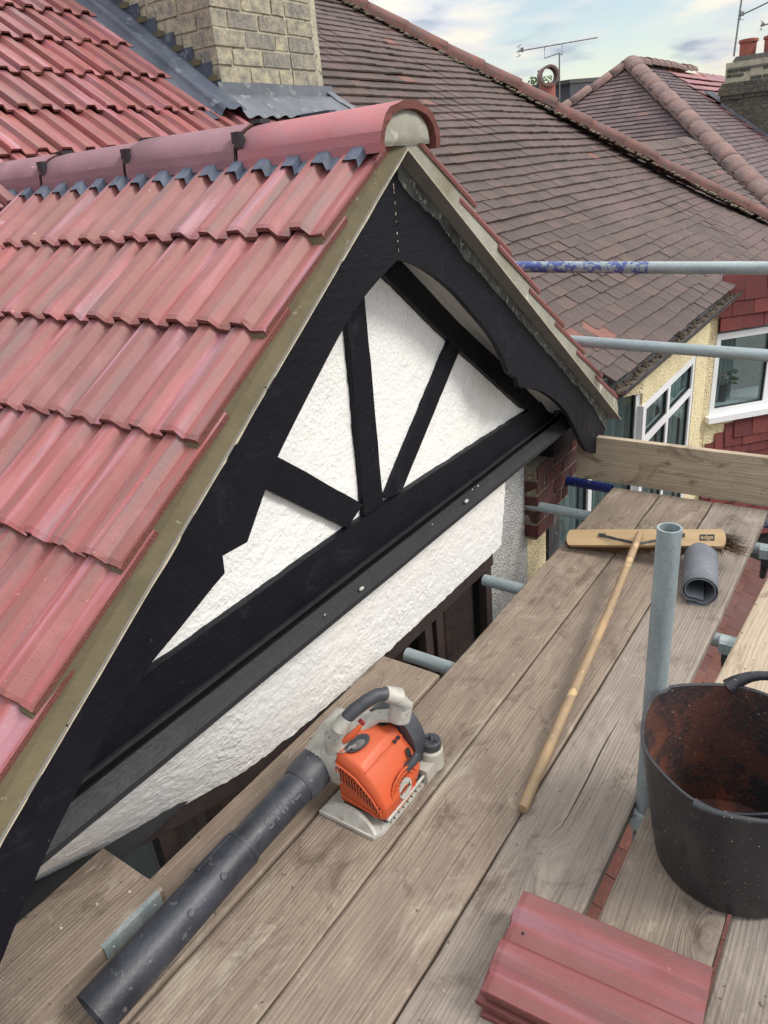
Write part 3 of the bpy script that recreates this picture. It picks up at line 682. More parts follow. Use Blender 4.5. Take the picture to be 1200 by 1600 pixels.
# ---- gable wall + infill (grid so that the roughcast has relief)
def rough_grid(fn, nu, nv, amp, freq, mat_, name, par, **kw):
    bm = bmesh.new(); vv = []
    for j in range(nv + 1):
        row = []
        for i in range(nu + 1):
            p, n_ = fn(i / nu, j / nv)
            d = amp * (mn.noise(p * freq) + 0.5 * mn.noise(p * freq * 2.3))
            row.append(bm.verts.new(p + n_ * d))
        vv.append(row)
    for j in range(nv):
        for i in range(nu): bm.faces.new((vv[j][i], vv[j][i + 1], vv[j + 1][i + 1], vv[j + 1][i]))
    me = tomesh(bm, mat_, True)
    return link(name, me, par, **kw)
def gw(u, v):
    Y = 0.30 + 2.85 * u; top = 1.45 - 0.70 * abs(Y - Y0); Z = 0.36 + (max(top, 0.40) - 0.36) * v
    return Vector((XW, Y, Z)), Vector((1, 0, 0))
rough_grid(gw, 210, 75, 0.0024, 42, T['render'], 'gable_infill', house, label='white roughcast infill')
def jag(poly, per=0.05, amp=0.0018):
    out = []
    for (a, b) in zip(poly, poly[1:] + poly[:1]):
        a = Vector(a); b = Vector(b); n_ = max(1, int((b - a).length / per))
        for i in range(n_):
            p = a.lerp(b, i / n_)
            if i: p = p + Vector((mn.noise(Vector((p.x * 31, p.y * 31, 0))) * amp * 2, mn.noise(Vector((p.x * 37, p.y * 37, 4))) * amp * 2))
            out.append(p)
    return out
def timber(poly, name='timber_beam', x=XW + 0.022, th=0.04):
    bm = bmesh.new(); pts = [(x, p.x, p.y) for p in jag([Vector((a, b)) for a, b in poly])]
    prism(bm, pts, (-th, 0, 0)); bmesh.ops.triangulate(bm, faces=[f for f in bm.faces if len(f.verts) > 4], ngon_method='EAR_CLIP')
    return link(name, tomesh(bm, T['black']), house)
timber([(0.30, 0.378), (3.13, 0.378), (3.02, 0.440), (2.955, 0.502), (2.83, 0.503), (1.82, 0.527), (1.53, 0.533), (0.80, 0.520), (0.30, 0.50)], 'bottom_beam', XW + HS * 0.024)
timber([(1.616, 0.532), (1.720, 0.530), (1.728, 1.25), (1.640, 1.25)], 'timber_stud', XW + 0.018)
timber([(1.728, 0.545), (1.822, 0.529), (2.30, 0.938), (2.24, 0.985)], 'timber_stud', XW + 0.020)
timber([(1.526, 0.534), (1.614, 0.574), (1.303, 0.836), (1.10, 1.00), (1.04, 0.93), (1.245, 0.768)], 'timber_stud', XW + 0.019)
up_ = [(0, 1.392), (0.203, 1.246), (0.545, 0.985), (0.80, 0.811), (1.082, 0.603), (1.27, 0.466)]
lo_ = [(0, 1.295), (0.13, 1.202), (0.447, 0.960), (1.045, 0.531), (1.11, 0.502), (1.24, 0.452)]
for side in (-1, 1):
    timber([(Y0 + side * a, b_) for a, b_ in lo_] + [(Y0 + side * a, b_) for a, b_ in up_[::-1]], 'rake_beam', XW + 0.022)
# ---- black cornice under the beam
bm = bmesh.new()
pc = [(-1.300, 0.392), (-1.268, 0.394), (-1.266, 0.386), (-1.298, 0.376), (-1.298, 0.350), (-1.258, 0.372), (-1.246, 0.386), (-1.240, 0.387), (-1.222, 0.373), (-1.204, 0.352), (-1.202, 0.338), (-1.212, 0.330), (-1.300, 0.326)]
ys = [0.25 + 3.14 * i / 60 for i in range(61)]
rings = []
for y in ys:
    rings.append([bm.verts.new((a + .0018 * mn.noise(Vector((a * 40, y * 3, 0))), y, b + 0.0022 * mn.noise(Vector((1, y * 2.2, b * 20))))) for a, b in pc])
for a, b in zip(rings, rings[1:]):
    for i in range(len(pc)):
        f = bm.faces.new((a[i], a[(i + 1) % len(pc)], b[(i + 1) % len(pc)], b[i])); f.smooth = False
bm.faces.new(rings[0]); bm.faces.new(rings[-1])
link('cornice', tomesh(bm, T['black_dusty_lit']), house, label='black painted moulding over the bay window')
# bird droppings / paint blobs
bm = bmesh.new()
for (y, r_, x_, z_) in ((2.13, 0.011, -1.212, 0.379), (2.20, 0.004, -1.224, 0.395), (2.24, 0.005, -1.222, 0.393), (1.47, 0.010, -1.209, 0.371), (1.30, .004, -1.213, .378), (1.9, .003, -1.218, .388)):
    bmesh.ops.create_icosphere(bm, subdivisions=2, radius=r_, matrix=Matrix.Translation((x_, y, z_)) @ Matrix.Diagonal((0.5, 1.2, 0.6, 1)))
link('paint_splash', tomesh(bm, T['offwhite'], True), house, kind='stuff')
# ---- flared white band (skirt) below the cornice, curving in at the left
def lower(Y):   # X of the lower edge at z=-0.03
    pts = [(0.30, -1.66), (0.477, -1.554), (0.612, -1.488), (0.765, -1.436), (1.013, -1.350), (1.233, -1.322), (1.5, -1.306), (2.55, -1.292)]
    for (a, xa), (b, xb) in zip(pts, pts[1:]):
        if Y <= b: return xa + (xb - xa) * max(0, (Y - a)) / (b - a)
    return pts[-1][1]
def band(u, v):
    Y = 0.32 + 2.235 * u; xl = lower(Y); f = v
    xt = -1.262; z = 0.335 - 0.365 * v
    x = xt + (xl - xt) * (f ** 1.3)
    z += 0.005 * mn.noise(Vector((Y * 22, 7, 3))) * (1 if v == 1 else 0) + 0.003 * mn.noise(Vector((Y * 70, 7, 3))) * (1 if v == 1 else 0)
    return Vector((x, Y, z)), Vector((1, 0, 0.1))
rough_grid(band, 300, 50, 0.0024, 34, T['render'], 'render_band', house, label='flared white rendered band')
bm = bmesh.new()
prism(bm, [(-1.262, 2.555, 0.33), (-1.296, 2.555, -0.03), (-1.42, 2.555, -0.03), (-1.42, 2.555, 0.33)], (0, -0.02, 0))
link('band_return', tomesh(bm, T['render']), house)
# ---- bay window below the band
bay = empty('bay_window', Vector((-1.35, 1.5, -1.0)) - Vector(house.location), 'dark framed bay window'); bay.parent = house
def baypt(Y, back=0.0, out=0.0):
    return lower(Y) - back
bm = bmesh.new(); bs = bmesh.new()
nodes_ = [0.30, 0.50, 0.77, 1.01, 1.25, 1.9, 2.50]
for a, b in zip(nodes_, nodes_[1:]):
    xa, xb = lower(a) - .012, lower(b) - .012
    prism(bm, [(xa, a, -0.033), (xb, b, -0.033), (xb - .07, b, -0.033), (xa - .07, a, -0.033)], (0, 0, -0.065))
    prism(bs, [(xa - .02, a, -1.25), (xb - .02, b, -1.25), (xb - .09, b, -1.25), (xa - .09, a, -1.25)], (0, 0, -0.08))
link('window_head', tomesh(bm, simple('dark_brown_frame', (0.020, 0.014, 0.013), (0.035, 0.024, 0.022), 14, 0.5, 0.001, 60)), bay)
fr = bpy.data.materials['dark_brown_frame']; link('window_sill', tomesh(bs, fr), bay)
for Y in (0.50, 0.79, 1.25, 1.42, 1.98, 2.06, 2.47):
    xx = lower(Y) - .02
    wd = 0.05 if Y not in (1.42,) else 0.035
    link('window_post', onebox((xx - .07, Y - wd / 2, -1.25), (xx, Y + wd / 2, -0.09), fr, 0.004), bay)
for a, b in ((0.50, 0.79), (0.79, 1.25), (1.25, 1.42), (1.42, 1.98), (2.06, 2.47)):
    bm = bmesh.new(); xa, xb = lower(a) - .055, lower(b) - .055
    prism(bm, [(xa, a + .02, -1.24), (xb, b - .02, -1.24), (xb, b - .02, -0.1), (xa, a + .02, -0.1)], (-.004, 0, 0))
    link('pane', tomesh(bm, T['glass']), bay)
bm = bmesh.new(); pv = None
for i in range(140):
    Y = 0.35 + 0.62 * i / 139; x = lower(Y) - 0.16 + 0.016 * math.sin(Y * 120)
    if 0.47 < Y < 0.50: pv = None; continue
    cur = [bm.verts.new((x, Y, -0.08)), bm.verts.new((x, Y, -1.2))]
    if pv: bm.faces.new((pv[0], cur[0], cur[1], pv[1]))
    pv = cur
link('curtain', tomesh(bm, T['curtain_green'], True), bay)
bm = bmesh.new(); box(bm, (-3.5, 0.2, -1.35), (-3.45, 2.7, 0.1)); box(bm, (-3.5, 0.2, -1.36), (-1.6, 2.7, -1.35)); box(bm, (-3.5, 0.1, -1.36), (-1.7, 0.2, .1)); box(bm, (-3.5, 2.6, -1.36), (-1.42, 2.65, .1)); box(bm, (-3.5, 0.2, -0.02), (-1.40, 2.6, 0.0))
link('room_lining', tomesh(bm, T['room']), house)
# wall of the house under the bay and to its sides
bm = bmesh.new()
box(bm, (-1.75, -3.0, -5.0), (-1.66, 0.30, 0.30)); box(bm, (-1.66, 0.30, -5.0), (-1.33, 2.55, -1.33))
link('lower_wall', tomesh(bm, T['render']), house)
link('side_wall', onebox((-1.6, 2.556, -5.0), (-1.40, 3.06, 0.40), T['greydash']), house, label='grey pebbledashed strip of wall')
# right eaves closing of the gable
link('eaves_box', onebox((-1.40, 3.16, 0.16), (-1.30, 3.62, 0.36), T['black']), house)
# small black gutter end at the gable's right foot
bm = bmesh.new(); tube(bm, [(-1.16, 3.52, 0.335), (-1.9, 3.52, 0.335)], 0.055, 18); link('gutter_stub', tomesh(bm, T['gutterblack'], True, 60), house)

# ---- brick corbel
corb = empty('brick_corbel', Vector((-1.36, 3.3, 0.0)) - Vector(house.location), 'stepped red brick corbel'); corb.parent = house
rowsY = [(0.085, 3.03, 3.66, 0.0), (0.007, 3.03, 3.66, 0.11), (-0.071, 3.03, 3.56, 0.0), (-0.149, 3.03, 3.44, 0.11), (-0.227, 3.03, 3.24, 0.0)]
for z, a, b, sh in rowsY:
    y = a - sh
    while y < b - 0.02:
        ya, yb = max(y, a), min(y + 0.205, b)
        if yb - ya > 0.03:
            link('brick', onebox((-.09, 0, 0), (0.03, yb - ya - .01, 0.066), T['redbrick'], 0.004, jit=0.001), corb, (-1.36 + rng.uniform(-.002, .002), ya, z))
        y += 0.215
bm = bmesh.new()
for z, a, b, sh in rowsY: box(bm, (-1.44, a, z - .012), (-1.336, b - .008, z + .0665))
link('mortar', tomesh(bm, T['moss']), corb)

# ---- main roof
mroof = empty('main_roof', Vector((-3.0, 2.5, 1.8)) - Vector(house.location)); mroof.parent = house
upM = Vector((-CP, 0, SP)); nM = Vector((SP, 0, CP))
MT = [tile_mesh(width=0.216, length=0.40, seed=20 + i) for i in range(4)]
GM = 0.302
course0 = -3.117            # X of a lead edge seen at right
for k in range(-7, 9):
    X = course0 - k * GM * CP
    z = main_z(X) - 0.004
    yR = 3.055 if k >= 0 else (3.90)
    y = yR
    ymin = -0.6
    while y > ymin:
        # skip what the gable covers (right of valley) on the lower courses
        z_ = z; inside = (z_ < LA) and abs(y - 0.1 - Y0) < (LA - z_) / TT - 0.18
        if k < -2 and y > Y0: inside = True
        if not inside:
            put_tile(mroof, 'roof_tile', (X, y - 0.216, z), Vector((0, 1, 0)), upM, nM, MT[(k * 2 + int(y * 5)) % 4])
        y -= 0.216
bm = bmesh.new()
prism(bm, [(-1.45, -0.7, main_z(-1.45) - .05), (-5.2, -0.7, main_z(-5.2) - .05), (-5.2, 3.66, main_z(-5.2) - .05), (-1.45, 3.66, main_z(-1.45) - .05)], (0, 0, -0.02))
link('roof_underlay', tomesh(bm, T['dark']), mroof)
# lead valley at the foot of the ridge (left)
bm = bmesh.new()
prism(bm, [(-2.55, 1.56, 1.45), (-3.1, 1.50, 1.66), (-1.9, -0.3, 0.62), (-1.45, -0.2, 0.50)], (0, 0, 0.012))
link('valley_lead', tomesh(bm, T['blue_tarp']), mroof)
# ---- chimney between the two houses
chim = empty('chimney', Vector((-3.7, 3.66, 1.8)) - Vector(house.location), 'yellow stock brick chimney with lead flashing'); chim.parent = house
CX, CXB, CY0, CY1 = -3.19, -4.35, 3.228, 4.105
ch_ = 0.0845; zt0 = 1.90; ztop = 3.22
bm = bmesh.new(); box(bm, (CXB + .02, CY0 + .006, 1.2), (CX - .006, CY1 - .006, ztop)); link('mortar', tomesh(bm, T['stockmortar']), chim)
BR = []
for s_ in range(3):
    for (ln, nm_) in ((0.226, 's'), (0.106, 'h')):
        bm = bmesh.new(); box(bm, (-0.05, 0, 0), (0.0, ln - .003, 0.0685)); bevel(bm, 0.007, 2)
        r_ = random.Random(s_)
        for v in bm.verts: v.co += Vector((r_.uniform(-.003, .003), r_.uniform(-.003, .003), r_.uniform(-.003, .003)))
        BR.append((ln, tomesh(bm, T['stock'])))
STR = [m_ for ln, m_ in BR if ln > .2]; HDR = [m_ for ln, m_ in BR if ln < .2]
nb = 0
for r_ in range(16):
    z = zt0 + r_ * ch_
    # front (+X) face
    y = CY0 + (0.0 if r_ % 2 else 0.0); seq = [0, 1, 0, 0, 1] if r_ % 2 else [1, 0, 0, 0, 1, 0]
    if r_ % 2: seq = [0, 0, 1, 0, 1]
    i = 0
    while y < CY1 - 0.09:
        big = seq[i % len(seq)] == 0; ln = .226 if big else .106
        if y + ln > CY1 + 0.005:
            ln = .106; big = False
            if y + ln > CY1 + .012: break
        link('brick', (STR if big else HDR)[rng.randrange(3)], chim, (CX + rng.uniform(-.003, .003), y, z)); y += ln + 0.011; i += 1
    # left (-Y) face; rotate so that brick's face looks to -Y
    x = CX - 0.002
    while x > CXB + 0.1:
        ln = .226 if rng.random() < .7 else .106
        x -= ln
        if z > main_z(x + ln) + 0.05:
            link('brick', (STR if ln > .2 else HDR)[rng.randrange(3)], chim, (x, CY0 + rng.uniform(-.002, .002), z), Matrix.Rotation(math.pi / 2, 4, 'Z') @ Matrix.Rotation(math.pi, 4, 'Z'))
        x -= 0.011
# stepped lead upstand on the left face
bm = bmesh.new()
run = ch_ / TP
px_ = CX + 0.006; pz_ = zt0 + 0.10; w_ = 0.056
while px_ > CXB:
    xa, xb = px_ - .0004, px_ - w_ + .0004
    box(bm, (xb, CY0 - .006, main_z(xa) - .12), (xa, CY0 - .001, pz_)); px_ -= w_; pz_ += ch_; w_ = run
link('step_flashing', tomesh(bm, T['lead_dark']), chim)
# ragged pointing mortar in each step
bm = bmesh.new(); px_ = CX - 0.05; pz_ = zt0 + 0.10
while px_ > CXB:
    r_ = random.Random(int(px_ * 1000))
    w_ = run
    pts = [(px_ + .0, CY0 - .010, pz_ + .002)] + [(px_ - w_ * i / 6 + .02, CY0 - .010, pz_ + 0.014 + r_.uniform(-.004, .010)) for i in range(7)] + [(px_ - w_, CY0 - .010, pz_ - .004)]
    pts2 = [(a, b, c) for a, b, c in pts]
    prism(bm, [(px_ + .045, CY0 - .010, pz_ - .006), (px_ + .045, CY0 - .010, pz_ + .016), (px_ + .01, CY0 - .010, pz_ + .026 + r_.uniform(-.004, .006)), (px_ - .03, CY0 - .010, pz_ + .018), (px_ - w_ + .03, CY0 - .010, pz_ + .012), (px_ - w_ + .03, CY0 - .010, pz_ - .008)], (0, .012, 0))
    px_ -= run; pz_ += ch_
link('pointing', tomesh(bm, T['mortar']), chim)
# sloping lead gutter beside the chimney with a roll
bm = bmesh.new(); cols = []
secY = [(2.990, -0.020), (3.052, -0.018), (3.058, 0.020), (3.070, 0.040), (3.10, 0.030), (3.14, 0.030), (3.155, 0.042), (3.172, 0.046), (3.186, 0.036), (3.205, 0.022), (3.222, 0.030)]
for i in range(26):
    X = CX + 0.14 - 1.35 * i / 25
    cols.append([bm.verts.new((X + SP * h, y, main_z(X) + CP * h + 0.012 + .003 * mn.noise(Vector((X * 6, y * 9, 0))))) for y, h in secY])
for a, b in zip(cols, cols[1:]):
    for i in range(len(secY) - 1): bm.faces.new((a[i], a[i + 1], b[i + 1], b[i]))
link('lead_gutter', tomesh(bm, T['lead_dark'], True), chim)
# front apron
bm = bmesh.new(); rows = []
NA = 60
for j in range(9):
    v = j / 8; row = []
    for i in range(NA + 1):
        u = i / NA; y = CY0 - 0.035 + (CY1 - CY0 + 0.10) * u
        if v < 0.4:
            X = CX + 0.008 + 0.01 * v; z = zt0 + 0.085 - (0.085 + 0.02) * v / 0.4
        else:
            d = (v - 0.4) / 0.6 * 0.175; X = CX + 0.012 + d; z = main_z(X) + 0.050 - 0.012 * (v - .4)
            if v == 1.0: z += 0.007 * math.sin(y * 2 * math.pi / 0.108) - 0.012; X += 0.006 * math.sin(y * 2 * math.pi / 0.108)
            if v > 0.8 and v < 1: z += 0.0025 * math.sin(y * 2 * math.pi / 0.108)
        row.append(bm.verts.new((X, y, z + .003 * mn.noise(Vector((X * 8, y * 8, z * 8))))))
    rows.append(row)
for a, b in zip(rows, rows[1:]):
    for i in range(NA): bm.faces.new((a[i], a[i + 1], b[i + 1], b[i]))
link('apron_flashing', tomesh(bm, T['lead'], True), chim)
bm = bmesh.new()
prism(bm, [Vector((CX + a, CY1 + b_, main_z(CX + a))) + nM * .040 for a, b_ in ((-.10, .0), (-.10, .045), (.06, .075), (.17, .125), (.19, .06), (.05, .0))], nM * .006)
link('corner_flashing', tomesh(bm, T['lead']), chim)
bm = bmesh.new()
box(bm, (-3.02, 3.62, main_z(-3.02) + .03), (-2.80, 3.68, main_z(-2.80) + .12)); box(bm, (-2.95, 3.68, main_z(-2.95) + .01), (-2.78, 3.78, main_z(-2.95) + .05))
link('lead_saddle', tomesh(bm, T['lead_dark']), mroof)

# ================================================================== plain tile fields
def plain_tile(seed, mat_, w=0.163, l=0.20, t=0.012, tint=None):
    r_ = random.Random(seed); bm = bmesh.new(); vs_, fs = box(bm, (0.001, 0, 0), (w - 0.001, l, t))
    for v in vs_: v.co += Vector((r_.uniform(-.0012, .0012), r_.uniform(-.0025, .0025) if v.co.y < .01 else 0, r_.uniform(-.0015, .0015) if v.co.z > .005 else 0))
    ly = bm.faces.layers.float.new('tint') if False else None
    me = tomesh(bm, mat_)
    at = me.attributes.new('tint', 'FLOAT', 'FACE'); tv = r_.random() * .93 if tint is None else tint
    at.data.foreach_set('value', [tv] * len(me.polygons))
    return me
def field(par, name, P0, xdir, up, nrm, gauge, ncourse, span, mat_, near, w=0.165, lift=0.022, limit=300, keep=None, sag=None, hot=None):
    """courses of plain tiles; the `limit` pieces nearest to `near` are parts, the rest one stuff part"""
    P0 = Vector(P0); meshes = [plain_tile(100 + i, mat_, w) for i in range(14)]
    hotm = plain_tile(7, mat_, w, tint=0.985)
    items = []
    for k in range(ncourse):
        a, b = span(k)
        x = a - (0.5 * w if k % 2 else 0) - rng.uniform(0, .01)
        while x < b:
            p = P0 + up * (k * gauge) + xdir * x
            if sag: p = p + nrm * sag(x, k)
            if (keep is None or keep(x + w / 2, k)): items.append((p, k, x))
            x += w + rng.uniform(0, .002)
    items.sort(key=lambda it: (it[0] - Vector(near)).length)
    bm = bmesh.new(); tints = []
    for i, (p, k, x) in enumerate(items):
        tl = lift / gauge * 0.55
        y = (up - nrm * tl).normalized(); z = xdir.cross(y)
        Mx = axes(xdir, y, z).to_4x4() @ Matrix.Rotation(rng.uniform(-.012, .012), 4, 'Z') @ Matrix.Rotation(rng.uniform(-.012, .012), 4, 'X') @ Matrix.Rotation(rng.uniform(-.01, .01), 4, 'Y')
        pp = p + nrm * (lift * 0.5 + rng.uniform(-.0015, .0015)) + up * rng.uniform(-.004, .004)
        if i < limit:
            me = hotm if (hot and hot(x, k)) else meshes[rng.randrange(14)]
            link(name, me, par, pp, Mx)
        else:
            Mx.translation = pp; box(bm, (0.001, 0, 0), (w - .001, gauge * 2, 0.012), M=Mx); tints.append(rng.random() * 0.93 if rng.random() < .985 else rng.uniform(.97, 1.0))
    if tints:
        me = bpy.data.meshes.new('mesh'); bm.to_mesh(me); me.materials.append(mat_)
        at = me.attributes.new('tint', 'FLOAT', 'FACE'); vals = []
        for t_ in tints: vals += [t_] * 6
        at.data.foreach_set('value', vals)
        link(name + '_field', me, par, kind='stuff')
    bm.free()

# ================================================================== NEIGHBOUR HOUSE (brown roof)
nb_ = empty('neighbour_house', (-3.0, 7.0, -5.0), 'neighbouring house with brown plain tiled hipped roof and cream pebbledash wall', 'house', None)
nroof = empty('hipped_roof', Vector((-3.0, 6.0, 1.8)) - Vector(nb_.location)); nroof.parent = nb_
GN = 0.097
P0 = Vector((-1.135, 0, main_z(-1.135) + 0.022))
P0.z = main_z(-1.135) - 0.010
def hipY(X): return 9.75 + (-1.51 - X) * 1.10 if X > -2.6 else 8.52 + (-2.6 - X) * -1.14 if False else 9.72 - (-1.51 - X) * 1.12
ncs = 52
def nspan(k):
    X = -1.135 - k * GN * CP
    return (3.50 if X > -1.9 else 3.66), hipY(X)
def nkeep(x, k):
    X = -1.135 - k * GN * CP
    if CXB - .1 < X < CX + .02 and x < CY1 + .08: return False
    return True
def nsag(x, k):
    return 0.020 * mn.noise(Vector((x * 0.9, k * 0.16, 3))) - 0.045 * math.sin(min(1, k / 30) * math.pi) - 0.012 * max(0, min(x - 5, 2.2)) * math.sin(min(1, k / 24) * math.pi)
field(nroof, 'roof_tile', P0, Vector((0, 1, 0)), upM, nM, GN, ncs, nspan, T['plain'], (-1.3, 3.6, 0.5), keep=nkeep, sag=nsag, hot=lambda x, k: (k == 2 and 3.72 < x < 3.9) or (k == 3 and 3.45 < x < 3.6))
bm = bmesh.new()
a_ = [(-1.30, 3.5, main_z(-1.30) - .20), (-5.4, 3.5, main_z(-5.4) - .20), (-5.4, hipY(-5.4) - .1, main_z(-5.4) - .20), (-1.30, hipY(-1.3) - .1, main_z(-1.3) - .20)]
prism(bm, a_, (0, 0, -0.02)); 
# far hip end
ex = hipY(-1.1)
prism(bm, [(-1.1, ex, main_z(-1.1) - .06), (-5.4, hipY(-5.4), main_z(-5.4) - .06), (-9.6, ex, main_z(-1.1) - .06)], (0, 0.05, -0.02))
link('roof_base', tomesh(bm, T['dark']), nroof)
# hip tiles
HM = [ridge_mesh(0.40, 0.105, 0.085, 0.016, [T['hip'], T['hip']], 40 + i, True, 0.02) for i in range(3)]
A = Vector((-1.10, hipY(-1.10), main_z(-1.10) + .03)); B = Vector((-5.3, hipY(-5.3), main_z(-5.3) + 0.03)); d_ = (B - A).normalized()
nh = int((B - A).length / 0.385)
zt_ = Vector((0, 0, 1)); yv = zt_.cross(-d_).normalized(); 
hip_n = Vector((-d_)).cross(yv)
for i in range(nh):
    p = A + d_ * (0.385 * i)
    X = -d_; 
    link('hip_tile', HM[i % 3], nroof, p + Vector((0, 0, -0.015 + rng.uniform(-.004, .004) + (0.02 * mn.noise(Vector((i * .4, 0, 0)))))), axes(X, yv, hip_n).to_4x4() @ Matrix.Rotation(R(-1.5 + rng.uniform(-1, 1)), 4, 'Y') @ Matrix.Rotation(R(rng.uniform(-1.2, 1.2)), 4, 'Z'))
bm = bmesh.new()
for i in range(420):
    t_ = rng.uniform(0, (B - A).length); p = A + d_ * t_ - yv * (0.085 + abs(rng.gauss(0, .022))) * (1 if True else -1)
    p.z = main_z(p.x) + 0.022
    bmesh.ops.create_icosphere(bm, subdivisions=1, radius=rng.uniform(.006, .022), matrix=Matrix.Translation(p) @ Matrix.Diagonal((1.4, 1.4, .5, 1)))
for v in bm.verts: v.co += Vector((rng.uniform(-.006, .006), rng.uniform(-.006, .006), rng.uniform(-.004, .004)))
link('hip_bedding', tomesh(bm, T['moss']), nroof, kind='stuff')
# gutter (open half round with sludge)
gut = empty('gutter', Vector((-1.13, 6.0, 0.44)) - Vector(nb_.location)); gut.parent = nb_
bm = bmesh.new(); gx, gz, gr = -1.118, 0.428, 0.052; rr = []
for i in range(41):
    y = 3.47 + 6.0 * i / 40; row = []
    for (r_, rev) in ((gr, 0), (gr - .004, 1)):
        for k in range(11):
            t_ = math.pi + math.pi * ((k / 10) if not rev else 1 - k / 10)
            row.append(bm.verts.new((gx + r_ * math.cos(t_), y, gz + r_ * math.sin(t_) + .004 * mn.noise(Vector((y * 1.3, 0, 0))))))
    rr.append(row)
for a, b in zip(rr, rr[1:]):
    for i in range(22): bm.faces.new((a[i], a[(i + 1) % 22], b[(i + 1) % 22], b[i]))
bm.faces.new(rr[0]); bm.faces.new(rr[-1])
link('gutter_trough', tomesh(bm, T['gutterblack'], True, 50), gut)
bm = bmesh.new()
for i in range(420):
    y = rng.uniform(3.5, 7.6); a = rng.uniform(-.036, .036)
    bmesh.ops.create_icosphere(bm, subdivisions=1, radius=rng.uniform(.004, .012), matrix=Matrix.Translation((gx + a, y, gz - 0.028 + rng.uniform(-.004, .006))))
box(bm, (gx - .04, 3.5, gz - .04), (gx + .04, 8.0, gz - .029))
link('sludge', tomesh(bm, T['debris']), gut, kind='stuff')
bm = bmesh.new()
box(bm, (-1.185, 3.46, 0.30), (-1.168, 9.3, 0.47)); link('fascia', tomesh(bm, T['gutterblack']), nb_)
# walls
XN = -1.25
wn_ = empty('front_wall', Vector((XN, 5.0, -5.0)) - Vector(nb_.location)); wn_.parent = nb_
def wall(name, lo, hi, mt, par=wn_): return link(name, onebox(lo, hi, mt), par)
def yl(u, v):
    return Vector((XN, 4.28 + 1.86 * u, 0.05 + 0.27 * v)), Vector((1, 0, 0))
wall('render_panel', (XN - .12, 4.40, 0.05), (XN, 6.14, 0.33), T['yellow'])
wall('render_panel', (XN - .12, 5.72, -5.0), (XN, 6.14, 0.048), T['yellow'])
wall('render_panel', (XN - .12, 4.40, -5.0), (XN, 5.718, -1.20), T['yellow'])
bm = bmesh.new(); prism(bm, [(XN, 4.40, .33), (-1.52, 4.02, .33), (-1.62, 4.05, .33), (XN - .12, 4.45, .33)], (0, 0, -0.20)); link('render_panel', tomesh(bm, T['yellow']), wn_)
wall('render_panel', (-1.60, 3.06, -5.0), (-1.402, 3.30, 0.155), T['yellow'])
# windows: function builds frame with panes
def window(par, O, u, h, w, ht, mull, trans, name='window', fw_=0.055, depth=0.06, fmat=None, sill=True, panes=True, curt=None, curtpar=None):
    """O lower left corner, u along, n = outward"""
    O = Vector(O); u = Vector(u).normalized(); up_ = Vector((0, 0, 1)); n_ = u.cross(up_).normalized()
    fm = fmat or T['upvc']
    W_ = empty(name, O - wloc(par)); W_.parent = par
    def bar(nm, a0, a1, b0, b1, d0, d1, mt, bev=0.004):
        bm = bmesh.new(); Mx = axes(u, n_, up_).to_4x4(); 
        if Mx.determinant() < 0: pass
        vs_, fs = box(bm, (a0, d0, b0), (a1, d1, b1))
        if bev: bevel(bm, bev, 1)
        for v in bm.verts: v.co = u * v.co.x + n_ * v.co.y + up_ * v.co.z
        return link(nm, tomesh(bm, mt), W_, O)
    bar('frame', 0, w, 0, fw_, -depth, 0, fm); bar('frame', 0, w, ht - fw_, ht, -depth, 0, fm)
    bar('frame', 0, fw_, fw_ + .0005, ht - fw_ - .0005, -depth, 0, fm); bar('frame', w - fw_, w, fw_ + .0005, ht - fw_ - .0005, -depth, 0, fm)
    us = [fw_] + [m_ * w for m_ in mull] + [w - fw_]; zs = [fw_] + [t_ * ht for t_ in trans] + [ht - fw_]
    for m_ in mull: bar('mullion', m_ * w - .028, m_ * w + .028, fw_, ht - fw_, -depth + .002, -.003, fm)
    for t_ in trans: bar('transom', fw_ + .001, w - fw_ - .001, t_ * ht - .026, t_ * ht + .026, -depth + .004, -.001, fm)
    for a, b in zip(us, us[1:]):
        for c, d in zip(zs, zs[1:]):
            a0 = a + (.028 if a != us[0] else 0); b0 = b - (.028 if b != us[-1] else 0); c0 = c + (.026 if c != zs[0] else 0); d0 = d - (.026 if d != zs[-1] else 0)
            if panes:
                bar('gasket', a0, a0 + .008, c0, d0, -.030, -.0115, T['plastic'], 0); bar('gasket', b0 - .008, b0, c0, d0, -.030, -.0115, T['plastic'], 0)
                bar('gasket', a0, b0, c0 - .001, c0 + .008, -.031, -.0105, T['plastic'], 0)
                bar('pane', a0, b0, c0, d0, -.027, -.022, T['glass'], 0)
    if sill: bar('sill', -.03, w + .03, -.05, -.001, -.06, .06, fm)
    if curt:
        bm = bmesh.new(); pv = None; n2 = int(w / .008)
        for i in range(n2 + 1):
            a = w * i / n2; d = -.085 + .018 * math.sin(a * 95) + .008 * math.sin(a * 41)
            cur = [bm.verts.new(u * a + n_ * d), bm.verts.new(u * a + n_ * d + up_ * ht)]
            if pv: bm.faces.new((pv[0], cur[0], cur[1], pv[1]))
            pv = cur
        link('curtain', tomesh(bm, curt, True), W_, O)
    return W_
window(wn_, (XN - .004, 4.44, -1.15), (0, 1, 0), 0, 1.275, 1.197, [0.48], [0.775], curt=T['curtain'])
# near cant of the neighbour's bay
window(wn_, (-1.50, 4.06, -1.15), (0.25, 0.36, 0), 0, 0.44, 1.36, [], [0.7], curt=T['curtain'], sill=False)
link('corner_post', onebox((-1.30, 4.385, -1.2), (-1.235, 4.45, 0.05), T['upvc'], .006), wn_)
